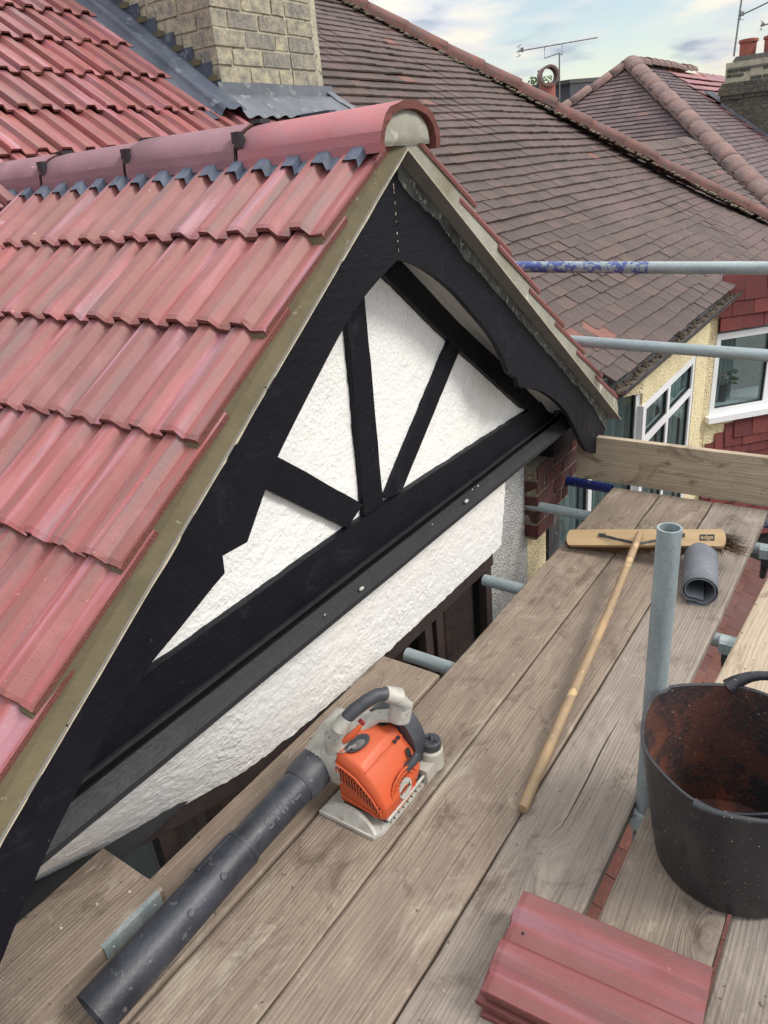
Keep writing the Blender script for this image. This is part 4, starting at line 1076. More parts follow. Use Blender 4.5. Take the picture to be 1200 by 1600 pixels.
# low return wall window next to the corbel
window(wn_, (-1.44, 3.50, -1.35), (0, 1, 0), 0, 0.60, 1.42, [], [], fw_=0.06, curt=T['curtain'])
link('downpipe', onebox((-1.47, 3.325, -5.0), (-1.395, 3.475, 0.10), T['gutterblack'], .008), nb_, label='black boxed downpipe')
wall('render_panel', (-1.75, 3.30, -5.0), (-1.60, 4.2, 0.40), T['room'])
# room behind
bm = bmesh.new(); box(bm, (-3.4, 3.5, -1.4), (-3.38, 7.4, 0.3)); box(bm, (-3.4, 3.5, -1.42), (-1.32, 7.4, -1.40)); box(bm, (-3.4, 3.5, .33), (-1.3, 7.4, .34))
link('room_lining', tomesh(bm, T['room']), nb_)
# canted bay of the next front
P1 = Vector((XN, 6.107, 0)); dc = Vector((0.67, 0.74, 0)).normalized(); nc = dc.cross(Vector((0, 0, 1)))
cant = empty('canted_bay', P1 + Vector((0, 0, -5)) - Vector(nb_.location)); cant.parent = nb_
def cpanel(name, poly, mt, th=0.08, out=0.0):
    bm = bmesh.new(); pts = [P1 + dc * s_ + Vector((0, 0, z)) + nc * out for s_, z in poly]; prism(bm, pts, -nc * th)
    bmesh.ops.triangulate(bm, faces=[f for f in bm.faces if len(f.verts) > 4], ngon_method='EAR_CLIP')
    return link(name, tomesh(bm, mt), cant)
cpanel('render_panel', [(-0.02, -5), (0.10, -5), (0.10, -0.86), (0.06, -0.62), (0.06, 0.16), (0.07, 0.35), (-.02, 0.35)], T['yellow'])
cpanel('render_panel', [(0.05, 0.115), (1.6, 0.115), (1.6, 0.40), (0.09, 0.40), (0.05, 0.30)], T['dark'], .05, -.03)
cpanel('render_panel', [(0.03, -0.60), (0.34, -0.60), (0.10, -0.95), (0.03, -0.95)], T['yellow'], .05, .004)
window(cant, P1 + dc * 0.055 + Vector((0, 0, -0.56)), dc, 0, 1.15, 0.66, [0.46], [], fw_=0.05, depth=.07)
# pulled-back pale curtains and inner sill
bm = bmesh.new(); pv = None
for i in range(60):
    s_ = 0.12 + 0.22 * i / 59; p = P1 + dc * s_ - nc * (0.14 + .012 * math.sin(s_ * 160))
    cur = [bm.verts.new(p + Vector((0, 0, -0.5))), bm.verts.new(p + Vector((0, 0, 0.1)))]
    if pv: bm.faces.new((pv[0], cur[0], cur[1], pv[1]))
    pv = cur
link('curtain', tomesh(bm, T['curtain'], True), cant)
bm = bmesh.new(); pts = [P1 + dc * s_ - nc * t_ + Vector((0, 0, -0.508)) for s_, t_ in ((0.10, .075), (1.15, .075), (1.15, .36), (0.10, .36))]; prism(bm, pts, (0, 0, -0.02)); link('inner_sill', tomesh(bm, T['upvc']), cant)
# hung tiles above and below the window
for (z0, n_, s0, s1, keepf) in ((0.125, 3, 0.05, 1.3, None), (-1.75, 14, 0.04, 1.3, lambda x, k: x > 0.10 + max(0, (-1.75 + k * .075 + .95)) * 0.72)):
    hp = empty('tile_hanging', P1 + Vector((0, 0, z0)) - wloc(cant)); hp.parent = cant
    g_ = 0.11 if z0 > 0 else 0.075
    field(hp, 'hung_tile', P1 + Vector((0, 0, z0)) + nc * 0.02, dc, Vector((0, 0, 1)), nc, g_, n_, lambda k, a=s0, b=s1: (a + .01, b), T['plain_red'], (0, 5, 0), w=0.19 if z0 > 0 else 0.165, lift=.018, keep=keepf)
cpanel('backing', [(0.10, -0.64), (1.4, -0.64), (1.4, -3), (0.10, -3)], T['dark'], .05, -.005)
# potted plant on the inner sill
pl = empty('potted_plant', P1 + dc * 0.275 - nc * 0.15 + Vector((0, 0, -0.506)), 'white and pink flowering plant in a charcoal pot on the window sill', 'plant')
bm = bmesh.new(); tube(bm, [(0, 0, 0), (0, 0, 0.005), (0, 0, .135), (0, 0, .14)], [.033, .036, .050, .050], 18); link('flower_pot', tomesh(bm, T['potgrey'], True, 40), pl, pl.location)
bm = bmesh.new()
for i in range(46):
    a = rng.uniform(0, 6.28); r_ = rng.uniform(.01, .075); z = .14 + rng.uniform(0, .12)
    p = Vector((math.cos(a) * r_, math.sin(a) * r_, z)); d = Vector((math.cos(a), math.sin(a), rng.uniform(-.2, .8))).normalized(); s_ = d.orthogonal().normalized() * .016
    bm.faces.new([bm.verts.new(p), bm.verts.new(p + d * .025 + s_), bm.verts.new(p + d * .055), bm.verts.new(p + d * .025 - s_)])
link('foliage', tomesh(bm, T['leaf']), pl, pl.location)
bm = bmesh.new()
for i in range(9): bmesh.ops.create_icosphere(bm, subdivisions=1, radius=rng.uniform(.012, .02), matrix=Matrix.Translation((rng.uniform(-.04, .04), rng.uniform(-.04, .04), rng.uniform(.20, .25))) @ Matrix.Diagonal((1, 1, .7, 1)))
link('flowers', tomesh(bm, T['petal']), pl, pl.location)

# low tiled bay roof under the scaffold
low = empty('porch_roof', (-0.3, 2.5, -1.8), 'worn rusty red low tiled roof seen through the gaps under the scaffold deck', 'roof')
ul = Vector((-math.cos(R(22)), 0, math.sin(R(22)))); nl = Vector((math.sin(R(22)), 0, math.cos(R(22))))
field(low, 'roof_tile', (0.55, 0, -1.95), Vector((0, 1, 0)), ul, nl, 0.10, 14, lambda k: (0.4, 5.4), T['plain_rust'], (-0.3, 2.0, -1.5), lift=.02, limit=280)
bm = bmesh.new(); prism(bm, [(0.6, 0.3, -2.03), (0.6, 5.5, -2.03), (-0.8, 5.5, -1.47), (-0.8, 0.3, -1.47)], (0, 0, -.05)); link('roof_base', tomesh(bm, T['plain_rust']), low); bm = bmesh.new(); prism(bm, [(0.4, 0.35, -2.09), (0.4, 3.6, -2.09), (-0.8, 3.6, -2.09), (-0.8, .35, -2.09)], (0, 0, -2.91)); link('porch_wall', tomesh(bm, T['redbrick']), low)

# ================================================================== FAR TERRACE
far = empty('far_house', (-5.2, 16.2, -5.0), 'further house with purple brown hipped roof and a big ridge of half round tiles', 'house')
PK = Vector((-5.2, 16.19, 2.86)); EY, EX, EZ = 12.0, -1.2, -0.04
def farroof():
    # hip end facing -Y
    fr_ = empty('hipped_roof', PK - Vector(far.location)); fr_.parent = far
    s_a = math.atan2(PK.z - EZ, PK.y - EY); up1 = Vector((0, math.cos(s_a), math.sin(s_a))); n1_ = Vector((0, -math.sin(s_a), math.cos(s_a)))
    Lk = (PK - Vector((PK.x, EY, EZ))).length; g = 0.118; nC = int(Lk / g)
    field(fr_, 'end_tile', (PK.x, EY, EZ), Vector((1, 0, 0)), up1, n1_, g, nC + 1, lambda k: (-(EX - PK.x) * max(0, 1 - k * g / Lk), (EX - PK.x) * max(0, 1 - k * g / Lk)), T['plain_far'], (-3.5, 13.5, 1.3), w=0.20, lift=.03, limit=60)
    s_b = math.atan2(PK.z - EZ, EX - PK.x); up2 = Vector((-math.cos(s_b), 0, math.sin(s_b))); n2_ = Vector((math.sin(s_b), 0, math.cos(s_b)))
    L2 = math.hypot(PK.z - EZ, EX - PK.x); nC2 = int(L2 / g)
    field(fr_, 'front_tile', (EX, EY, EZ), Vector((0, 1, 0)), up2, n2_, g, nC2 + 1, lambda k: ((PK.y - EY) * k * g / L2, 6.4), T['plain_far'], (-2.5, 14, 0.9), w=0.20, lift=.03, limit=60)
    bm = bmesh.new()
    P = [Vector((EX, EY, EZ - .04)), Vector((PK.x, PK.y, PK.z - .04)), Vector((2 * PK.x - EX, EY, EZ - .04)), Vector((PK.x, 26, PK.z - .04)), Vector((EX, 26, EZ - .04))]
    v = [bm.verts.new(p) for p in P]; bm.faces.new((v[0], v[1], v[2])); bm.faces.new((v[0], v[4], v[3], v[1]))
    v2 = [bm.verts.new(p) for p in ((2 * PK.x - EX, 26, EZ - .04),)]; bm.faces.new((v[1], v[3], v2[0], v[2]))
    link('roof_base', tomesh(bm, T['dark']), fr_)
    bm = bmesh.new(); box(bm, (2 * PK.x - EX + .4, EY + .4, -5), (EX - .4, 26, EZ - .05)); link('wall', tomesh(bm, T['greydash']), far)
    def ridge_run(a, b, hw, h, mt, step, seed, nm='hip_tile'):
        a, b = Vector(a), Vector(b); d = (b - a).normalized(); yv_ = Vector((0, 0, 1)).cross(d).normalized(); zz_ = d.cross(yv_)
        me = [ridge_mesh(step * 0.97, hw, h, .02, [mt, mt], seed + i, False, .02) for i in range(2)]
        n_ = int((b - a).length / step) + 1
        for i in range(n_):
            link(nm, me[i % 2], fr_, a + d * (step * (i + 1)) + Vector((0, 0, rng.uniform(-.012, .012))), axes(d, yv_, zz_).to_4x4() @ Matrix.Rotation(R(1.8), 4, 'Y'))
    up_off = Vector((0, 0, .02))
    ridge_run(PK + up_off, Vector((EX, EY, EZ)) + up_off, .17, .13, T['hip_brown'], 0.40, 60)
    ridge_run(PK + up_off, Vector((2 * PK.x - EX, EY, EZ)) + up_off, .12, .10, T['hip_brown'], 0.45, 64)
    ridge_run(PK + up_off, Vector((PK.x, 20.6, PK.z)) + up_off, .15, .12, T['hip_brown'], 0.45, 66, 'ridge_tile')
    return fr_
farroof()
# its neighbour with redder tiles, beyond the far chimney
red = empty('red_roofed_house', (-5.2, 23, -5.0), 'distant house with a bright red tiled roof behind the far chimney', 'house')
sb2 = math.atan2(2.9, 4.0); up2 = Vector((-math.cos(sb2), 0, math.sin(sb2))); n2 = Vector((math.sin(sb2), 0, math.cos(sb2)))
field(red, 'roof_tile', (-1.2, 18.42, -0.02), Vector((0, 1, 0)), up2, n2, 0.24, 20, lambda k: (0, 9), simple_red if False else T['tile'], (-5, 20, 3), w=0.30, lift=.05, limit=40)
bm = bmesh.new()
v = [bm.verts.new(p) for p in ((-1.2, 18.4, -.05), (-1.2, 27.6, -.05), (-5.2, 27.6, 2.86), (-5.2, 18.4, 2.86), (-9.2, 18.4, -.05), (-9.2, 27.6, -.05))]
bm.faces.new(v[:4]); bm.faces.new((v[3], v[2], v[5], v[4])); bm.faces.new((v[0], v[3], v[4])); bm.faces.new((v[1], v[5], v[2])); box(bm, (-8.8, 18.8, -5), (-1.6, 27.2, -.06))
link('roof_base', tomesh(bm, T['terracotta']), red)
# far chimney stack
fc = empty('far_chimney', (-3.2, 18.9, 1.0), 'weathered brick party chimney with two short clay pots at the far right', 'chimney')
zb, c1 = 0.6, 0.077
def brickface(par, X0, X1, Yf, z0, nrow, mt, over=0.0, hh=0.066):
    for r_ in range(nrow):
        z = z0 + r_ * .077; x = X0 - over + (0.11 if r_ % 2 else 0.0)
        if r_ % 2: link('brick', FB[1], par, (X0 - over, Yf - over, z))
        while x < X1 + over - .1:
            link('brick', FB[0], par, (x, Yf - over + rng.uniform(-.004, .004), z)); x += .226
FB = [onebox((0, 0, 0), (.214, .05, .066), mt, 0.006) for mt in (T['greybrick'],)] + [onebox((0, 0, 0), (.10, .05, .066), T['greybrick'], 0.006)]
brickface(fc, -4.0, -2.5, 18.5, 1.06, 14, None)
brickface(fc, -4.0, -2.5, 18.5, 1.06 + 14 * .077, 1, None, .03); brickface(fc, -4.0, -2.5, 18.5, 1.06 + 15 * .077, 2, None, .07)
brickface(fc, -4.0, -2.5, 18.5, 1.06 + 17 * .077, 1, None, .03); brickface(fc, -3.97, -2.53, 18.5, 1.06 + 18 * .077, 3, None, -.02)
bm = bmesh.new(); box(bm, (-3.98, 18.52, 0.5), (-2.45, 19.4, 2.80)); box(bm, (-4.05, 18.45, 2.21), (-2.4, 19.45, 2.36)); link('mortar', tomesh(bm, T['stockmortar']), fc)
bm = bmesh.new(); vs_, fs = box(bm, (-3.95, 18.5, 2.66), (-2.4, 19.4, 2.90))
for v in vs_:
    if v.co.z > 2.8: v.co.x += .12 if v.co.x < -3 else -.1; v.co.y += .12 if v.co.y < 19 else -.12
link('flaunching', tomesh(bm, T['greybrick']), fc)
for X in (-3.66, -3.20, -2.74):
    bm = bmesh.new(); tube(bm, [(X, 18.85, 2.86), (X, 18.85, 3.13), (X, 18.85, 3.14), (X, 18.85, 3.19), (X, 18.85, 3.2), (X, 18.85, 3.05)], [.15, .16, .185, .185, .14, .13], 20); link('chimney_pot', tomesh(bm, T['terracotta'], True, 40), fc)
bm = bmesh.new(); prism(bm, [(-4.0, 18.47, 2.10), (-2.5, 18.47, 1.03), (-2.5, 18.47, .90), (-4.0, 18.47, 1.98)], (0, .02, 0)); link('flashing', tomesh(bm, T['lead']), fc)
bm = bmesh.new(); prism(bm, [(-4.02, 18.45, 2.1), (-4.02, 19.3, 2.1), (-4.35, 19.3, 2.33), (-4.35, 18.45, 2.33)], (0, 0, .02)); link('flashing', tomesh(bm, T['lead']), fc)
# antennas
def yagi(name, base, top, a, b, nel, elen, label, bracket=True, r=.010):
    o = empty(name, base, label, 'TV aerial', 'rooftop TV aerials')
    bm = bmesh.new(); tube(bm, [base, top], r * 1.3, 8); link('mast', tomesh(bm, T['alu']), o)
    a, b = Vector(a), Vector(b); bm = bmesh.new(); tube(bm, [a, b], r, 8); link('boom', tomesh(bm, T['alu']), o)
    bm = bmesh.new(); d = (b - a); s_ = d.cross(Vector((0, 0, 1))).normalized()
    for i in range(nel):
        p = a + d * ((i + .5) / nel); q_ = elen * (1.0 - .3 * i / nel); tube(bm, [p - s_ * q_, p + s_ * q_], r * .38, 6)
    link('elements', tomesh(bm, T['alu']), o)
    if bracket:
        m_ = Vector(top); p1 = a + d * .34; p2 = a + d * .56; bm = bmesh.new()
        tube(bm, [p1, p1 + Vector((0, 0, -.16)), m_, p2 + Vector((0, 0, -.16)), p2], r * .8, 8); link('bracket', tomesh(bm, T['alu']), o)
    bm = bmesh.new(); p = a + d * .02; s2 = Vector((0, 0, 1)); 
    for dz in (-.07, 0, .07): tube(bm, [p + s2 * dz - s_ * .14, p + s2 * dz + s_ * .14], r * .4, 6)
    tube(bm, [p - s2 * .08, p + s2 * .08], r * .5, 6); box(bm, tuple(a + d * .06 - Vector((.02, .02, .02))), tuple(a + d * .06 + Vector((.02, .02, .04)))); link('reflector', tomesh(bm, T['alu']), o)
    return o
# clay pot with a tee on the hidden ridge
cpot = empty('clay_flue_pot', (-5.5, 12.95, 1.4), 'red clay flue pot with an open sideways drum behind the hip', 'chimney pot')
bm = bmesh.new(); tube(bm, [(-5.50, 12.95, 1.5), (-5.50, 12.95, 2.50)], [.15, .13], 20); link('shaft', tomesh(bm, T['terracotta'], True, 40), cpot)
td = Vector((.38, -.925, 0)).normalized(); td = Vector((0.55, -0.83, -0.02)).normalized()
bm = bmesh.new(); c_ = Vector((-5.50, 12.97, 2.60)); pipe(bm, c_ - td * .15, c_ + td * .17, .155, .120, 24); link('drum', tomesh(bm, T['hip_brown'], True, 40), cpot)
yagi('television_aerial', (-5.32, 13.05, 1.5), (-5.32, 13.0, 2.90), (-5.93, 12.75, 3.00), (-4.92, 13.60, 3.09), 16, .035, 'long thin aerial on a forked bracket above the clay flue pot')
yagi('television_aerial', (-3.84, 18.48, 2.9), (-3.78, 18.5, 4.3), (-3.80, 18.5, 3.59), (-2.95, 18.3, 3.80), 14, .05, 'aerial on the tall bare mast left of the far chimney pots', False, .014)
yagi('television_aerial', (-2.9, 18.9, 2.9), (-2.9, 18.9, 3.6), (-3.42, 18.6, 3.37), (-2.6, 18.6, 3.42), 8, .07, 'lower aerial pointing left over the far chimney pots', False, .014)
# dark flat dormer and tree behind
dm = empty('dormer_house', (-9.5, 26, -5), 'dark flat topped dormer roof behind the brown hips', 'house')
bm = bmesh.new(); prism(bm, [(-9.0, 22.8, 2.0), (-9.0, 22.8, 3.22), (-9.0, 30.5, 3.62), (-9.0, 30.5, 2.0)], (-3, 0, 0)); link('dormer', tomesh(bm, T['flat']), dm)
bm = bmesh.new(); prism(bm, [(-8.97, 22.7, 3.17), (-8.97, 22.7, 3.27), (-8.97, 30.6, 3.68), (-8.97, 30.6, 3.58)], (-3.1, 0, 0)); prism(bm, [(-8.98, 22.8, 2.75), (-8.98, 22.8, 2.78), (-8.98, 30.5, 3.13), (-8.98, 30.5, 3.10)], (-.02, 0, 0)); link('fascia', tomesh(bm, T['gutterblack']), dm)
bm = bmesh.new(); box(bm, (-12, 22.8, -5), (-9.1, 30.5, 2.0)); link('wall', tomesh(bm, T['greydash']), dm)
tr = empty('tree', (-14.2, 33, -5), 'small distant green tree top behind the clay flue pot', 'tree')
bm = bmesh.new(); tube(bm, [(-14.2, 33, -5), (-14.15, 33, 0), (-14.2, 33, 3.4)], [.25, .18, .05], 10)
for i in range(7):
    a = i * .9; tube(bm, [(-14.2, 33, 1.5 + i * .25), (-14.2 + math.cos(a) * 1.0, 33 + math.sin(a), 2.4 + i * .25)], [.05, .015], 6)
link('trunk', tomesh(bm, T['debris']), tr)
bm = bmesh.new()
for i in range(2600):
    a = rng.uniform(0, 6.28); u_ = rng.uniform(-1, 1); r_ = 1.35 * rng.random() ** .4; k_ = 1 + .35 * mn.noise(Vector((math.cos(a) * 2, math.sin(a) * 2, u_ * 2)))
    p = Vector((-14.2 + r_ * k_ * math.cos(a) * math.sqrt(1 - u_ * u_), 33 + r_ * k_ * math.sin(a) * math.sqrt(1 - u_ * u_), 3.0 + 1.35 * u_ * k_ * (r_ / 1.35)))
    d = Vector((rng.gauss(0, 1), rng.gauss(0, 1), rng.gauss(0, 1))).normalized() * .09; s_ = d.orthogonal().normalized() * .045
    bm.faces.new([bm.verts.new(p - d), bm.verts.new(p + s_), bm.verts.new(p + d), bm.verts.new(p - s_)])
link('crown', tomesh(bm, T['leaf']), tr)

# ================================================================== SCAFFOLD
def board(name, x0, x1, y0, y1, zt, mt, label, rot=0.0, th=0.038, seed=0, hoop=False, wav=.0025):
    """board with its length along local Y; origin at near left corner on the underside"""
    L_ = y1 - y0; W_ = x1 - x0; bm = bmesh.new(); ny = int(L_ / .04); nx = 6; T_, B_ = [], []
    for j in range(ny + 1):
        y = L_ * j / ny; rowt, rowb = [], []
        for i in range(nx + 1):
            fx = i / nx; x = W_ * fx; e_ = 0.0
            if i == 0: x += wav * (mn.noise(Vector((seed, y * 2.1, 0))) + .6 * mn.noise(Vector((seed, y * 9, 2))))
            if i == nx: x += wav * (mn.noise(Vector((seed + 9, y * 2.3, 0))) + .6 * mn.noise(Vector((seed + 5, y * 10, 2))))
            z = th + 0.0012 * mn.noise(Vector((x * 9, y * 2, seed))) + .0007 * mn.noise(Vector((x * 60, y * 4, seed)))
            if i in (0, nx): z -= .0035 + .0025 * max(0, mn.noise(Vector((seed + i, y * 12, 5))))
            yy = y + (rng.uniform(-.0015, .0015) if j in (0, ny) else 0)
            rowt.append(bm.verts.new((x, yy, z))); rowb.append(bm.verts.new((x, yy, 0)))
        T_.append(rowt); B_.append(rowb)
        # inset column for worn arris
        rowt[1].co.x = rowt[0].co.x + .006; rowt[nx - 1].co.x = rowt[nx].co.x - .006; rowt[1].co.z = max(rowt[1].co.z, th - .0006); rowt[nx - 1].co.z = max(rowt[nx - 1].co.z, th - .0006)
    for j in range(ny):
        for i in range(nx):
            bm.faces.new((T_[j][i], T_[j][i + 1], T_[j + 1][i + 1], T_[j + 1][i])); bm.faces.new((B_[j][i], B_[j + 1][i], B_[j + 1][i + 1], B_[j][i + 1]))
        bm.faces.new((T_[j][0], T_[j + 1][0], B_[j + 1][0], B_[j][0])); bm.faces.new((T_[j][nx], B_[j][nx], B_[j + 1][nx], T_[j + 1][nx]))
    for i in range(nx):
        bm.faces.new((T_[0][i], B_[0][i], B_[0][i + 1], T_[0][i + 1])).material_index = 1; bm.faces.new((T_[ny][i], T_[ny][i + 1], B_[ny][i + 1], B_[ny][i])).material_index = 1
    bmesh.ops.recalc_face_normals(bm, faces=bm.faces[:]); me = bpy.data.meshes.new('mesh'); bm.to_mesh(me); bm.free(); me.materials.append(mt); me.materials.append(mt)
    o = link(name, me, None, (x0, y0, zt - th), Matrix.Rotation(rot, 4, 'Z'), label, 'scaffold board', 'boards of the scaffold deck')
    return o
board('scaffold_board', -1.045, -0.8245, -0.9, 3.272, 0.0, T['board'], 'brown deck board under the leaf blower, its edge against the short inner boards', seed=1)
board('scaffold_board', -0.8195, -0.5935, -0.9, 3.275, 0.0, T['board'], 'dusty brown deck board between the leaf blower and the broom handle end', seed=2)
board('scaffold_board', -0.5875, -0.3620, -0.9, 3.278, 0.0, T['board_grey'], 'greyer deck board with the lead roll on it, bordering the open red gap', seed=3)
board('scaffold_board', -1.279, -1.052, -0.9, 1.628, -0.001, T['board'], 'inner board by the bay window, its end cut off past the blower handle', rot=R(0.1), seed=4)
board('scaffold_board', -1.408, -1.180, -1.6, 0.605, 0.038, T['board'], 'raised dark board end with a galvanised band, lapping over the one below at lower left', rot=R(0.5), seed=5)
board('scaffold_board', -0.330, -0.103, -0.9, 1.50, 0.0, T['board'], 'brown outer board running under the black tub', seed=6)
board('scaffold_board', -0.316, -0.090, 1.508, 3.27, 0.0, T['board_pale'], 'pale board beyond the black tub on the far side of the gap', rot=R(-2.3), seed=7)  # paler in tone than the outer board on the near side of the tub
board('scaffold_board', -0.094, 0.130, -0.9, 3.2, -0.002, T['board_grey'], 'grey grained board in the bottom right corner', seed=8)
# hoop iron on the raised board
bm = bmesh.new(); box(bm, (0, 0, 0), (.004, .155, .034)); box(bm, (-.010, 0, .034), (.004, .155, .0365)); bevel(bm, .001, 1)
for yy in (.02, .135): bmesh.ops.create_icosphere(bm, subdivisions=1, radius=.004, matrix=Matrix.Translation((.004, yy, .018)))
link('board_band', tomesh(bm, T['galv']), None, (-1.1965, 0.440, 0.0015), Matrix.Rotation(R(0.5), 4, 'Z'), 'galvanised end band on the edge of the raised lower left board', 'metal band')
# toe board on edge
bm = bmesh.new(); me_ = None
o = board('toe_board', 0, 0.225, 0, 2.3, 0.225, T['board_pale'], 'pale board standing on edge across the far end of the deck', seed=11, wav=.002)
o['category'] = 'toe board'; del o['group']
o.matrix_world = Matrix.Translation((-1.248, 3.335, 0.0)) @ Matrix(((0, 1, 0, 0), (0, 0, -1, 0), (1, 0, 0, 0), (0, 0, 0, 1))) if False else Matrix.Translation((-1.248, 3.318, 0.002)) @ axes(Vector((0, 0, 1)), Vector((1, -0.012, 0.004)).normalized(), Vector((0, 0, 1)).cross(Vector((1, -0.012, 0.004)).normalized())).to_4x4()
# tubes
def stube(name, a, b, label, mt=None, cat='scaffold tube', group=None, r=.0242):
    bm = bmesh.new(); a, b = Vector(a), Vector(b); d = b - a; pipe(bm, (0, 0, 0), (0, 0, d.length), r, r - .004)
    me = tomesh(bm, mt or T['galv'], True, 40)
    return link(name, me, None, a, d.to_track_quat('Z', 'Y').to_matrix().to_4x4(), label, cat, group)
zt = -0.063
G_ = 'transoms under the scaffold deck'
stube('transom_tube', (-1.262, 1.742, zt), (0.5, 1.742, zt), 'grey transom tube poking out beside the short inner board end', group=G_)
stube('transom_tube', (-1.252, 2.316, zt), (0.5, 2.290, zt), 'grey transom tube under the deck level with the lead roll', group=G_)
stube('transom_tube', (-1.528, 3.056, zt), (0.5, 3.010, zt), 'grey transom tube with pale paint spots below the blue one', group=G_)
stube('transom_tube', (-1.60, 3.420, zt), (-1.085, 3.385, zt), 'short dark blue painted transom tube by the toe board', mt=T['galv_blue'], group=G_)
stube('transom_tube', (-0.95, 3.300, zt - .01), (0.5, 3.29, zt), 'blue transom tube end at the far right edge of the deck', mt=T['galv_patch'], group=G_)
stube('transom_tube', (-1.25, 0.55, zt), (0.5, 0.55, zt), 'transom tube hidden below the near end of the deck', group=G_)
stube('ledger_tube', (-0.345, -0.9, zt - .0485), (-0.345, 1.10, zt - .0485), 'tube running lengthwise below the near part of the gap', group='ledger tubes')
stube('scaffold_standard', (-0.341, 1.420, -1.5), (-0.3385, 1.446, 0.765), 'upright open ended galvanised pole behind the black tub', cat='scaffold pole', r=.0254)
stube('guardrail_tube', (-1.62, 3.22, 1.040), (-0.915, 3.206, 1.0325), 'blue flaking painted half of the upper guardrail', mt=T['galv_patch'], cat='guardrail', group='guardrails at the scaffold end')
stube('guardrail_tube', (-0.9145, 3.206, 1.0325), (0.6, 3.175, 1.020), 'bare silver half of the upper guardrail', cat='guardrail', group='guardrails at the scaffold end')
stube('guardrail_tube', (-1.42, 3.205, 0.722), (0.6, 3.19, 0.672), 'lower galvanised guardrail crossing the neighbour windows', cat='guardrail', group='guardrails at the scaffold end')
def coupler(p, label, drop=.1):
    o = empty('coupler', p, label, 'scaffold clamp', 'scaffold couplers')
    bm = bmesh.new(); pipe(bm, (-.026, 0, 0), (.028, 0, 0), .0305, .0255, 20); box(bm, (-.022, -.036, -.02), (.022, -.026, .02)); bevel(bm, .002, 1); link('band', tomesh(bm, T['galv'], True, 40), o, p)
    bm = bmesh.new(); tube(bm, [(0, 0, -.028), (0, 0.004, -.06), (-.004, .012, -drop)], [.020, .017, .012], 10); box(bm, (-.014, -.02, -.062), (.016, .012, -.03)); link('hanger', tomesh(bm, T['plastic'], True, 50), o, p)
    return o
coupler(Vector((-0.316, 2.291, zt)), 'pale clamp on the transom just left of the pale board')
coupler(Vector((-0.318, 3.016, zt)), 'dark clamp on the second transom near the far end of the gap', .13)
coupler(Vector((-0.340, 1.43, -0.055)), 'dark clamp round the foot of the upright pole in the gap', .10)
# ledger on far side below pale board
stube('ledger_tube', (-0.318, 1.55, zt - .060), (-0.318, 4.0, zt - .060), 'lengthwise tube hidden under the pale board edge', group='ledger tubes') if False else None

# ================================================================== TUB
tub = empty('rubber_tub', (-0.138, 1.345, 0.0), 'black rubber builders tub stained with rust coloured mud, standing behind the tile stack', 'tub')
TC = Vector((-0.138, 1.345)); polexy = Vector((-0.340, 1.435))
def tubr(z): return 0.160 + 0.035 * min(1, z / .35) ** .8
def tpt(t_, r_, z, inset=0.0):
    wob = 1 + (.018 * math.sin(2 * t_ + .6) + .016 * math.sin(3 * t_) + .007 * math.sin(7 * t_ + 1)) * (z / .35) ** 2
    c = TC + Vector((0.010, 0.018)) * (1 - z / .35)
    p = Vector((c.x + r_ * wob * math.cos(t_), c.y + r_ * wob * math.sin(t_)))
    d = p - polexy
    if d.length < .0300 + inset: p = polexy + d.normalized() * (.0300 + inset)
    return Vector((p.x, p.y, z))
bm = bmesh.new(); NS = 96; zs = [0.0, .004, .012, .06, .12, .18, .24, .29, .325, .343, .349, .352]
outer = [[bm.verts.new(tpt(k / NS * 6.2832, tubr(z) - (.010 if z == 0 else .004 if z == .004 else 0) + (.0025 if z > .34 else 0), z) + Vector((0, 0, (.009 * math.sin(2 * k / NS * 6.2832 + 2.4) + .004 * math.sin(5 * k / NS * 6.2832)) * z / .35))) for k in range(NS)] for z in zs]
inner = [[bm.verts.new(tpt(k / NS * 6.2832, tubr(z) - .0045, max(z, .010), .0045) + Vector((0, 0, (.009 * math.sin(2 * k / NS * 6.2832 + 2.4) + .004 * math.sin(5 * k / NS * 6.2832)) * z / .35))) for k in range(NS)] for z in [.350, .343, .325, .29, .24, .18, .12, .06, .030, .012]]
allr = outer + inner
for a_i, (a, b) in enumerate(zip(allr, allr[1:])):
    for k in range(NS):
        f = bm.faces.new((a[k], a[(k + 1) % NS], b[(k + 1) % NS], b[k])); f.material_index = 0 if a_i < len(outer) else 1; f.smooth = True
bm.faces.new(outer[0][::-1]); bm.faces.new(inner[-1]).material_index = 1
link('tub_shell', tomesh(bm, [T['tub_out'], T['tub_in']], True, 60), tub)
# handles: far one stands up, near one folded along the rim
def handle(cang, spread, up_, out, name='handle', rs=1.0):
    bm = bmesh.new(); pts = []; n_ = 16
    for i in range(n_ + 1):
        u_ = i / n_ * 2 - 1; t_ = cang + spread * u_; z = .338 + up_ * (1 - abs(u_) ** 2.6); p = tpt(t_, tubr(.35) + out * (1 - u_ * u_) + .006, .35); pts.append(Vector((p.x, p.y, z)))
    tube(bm, pts, [(.010 + .010 * abs(i / n_ * 2 - 1) ** 3) * rs for i in range(n_ + 1)], 10)
    for i in range(3, n_ - 2):
        for s_ in range(2):
            p = pts[i].lerp(pts[i + 1], s_ / 2); d = (pts[i + 1] - pts[i]).normalized(); u, v = frame_of(d); tube(bm, [p - d * .0030, p + d * .0030], .0108 * rs, 10)
    link(name, tomesh(bm, T['tub_out'], True, 50), tub)
handle(R(74), R(34), .045, .022)
handle(R(-72), R(30), .004, .002, rs=.62)

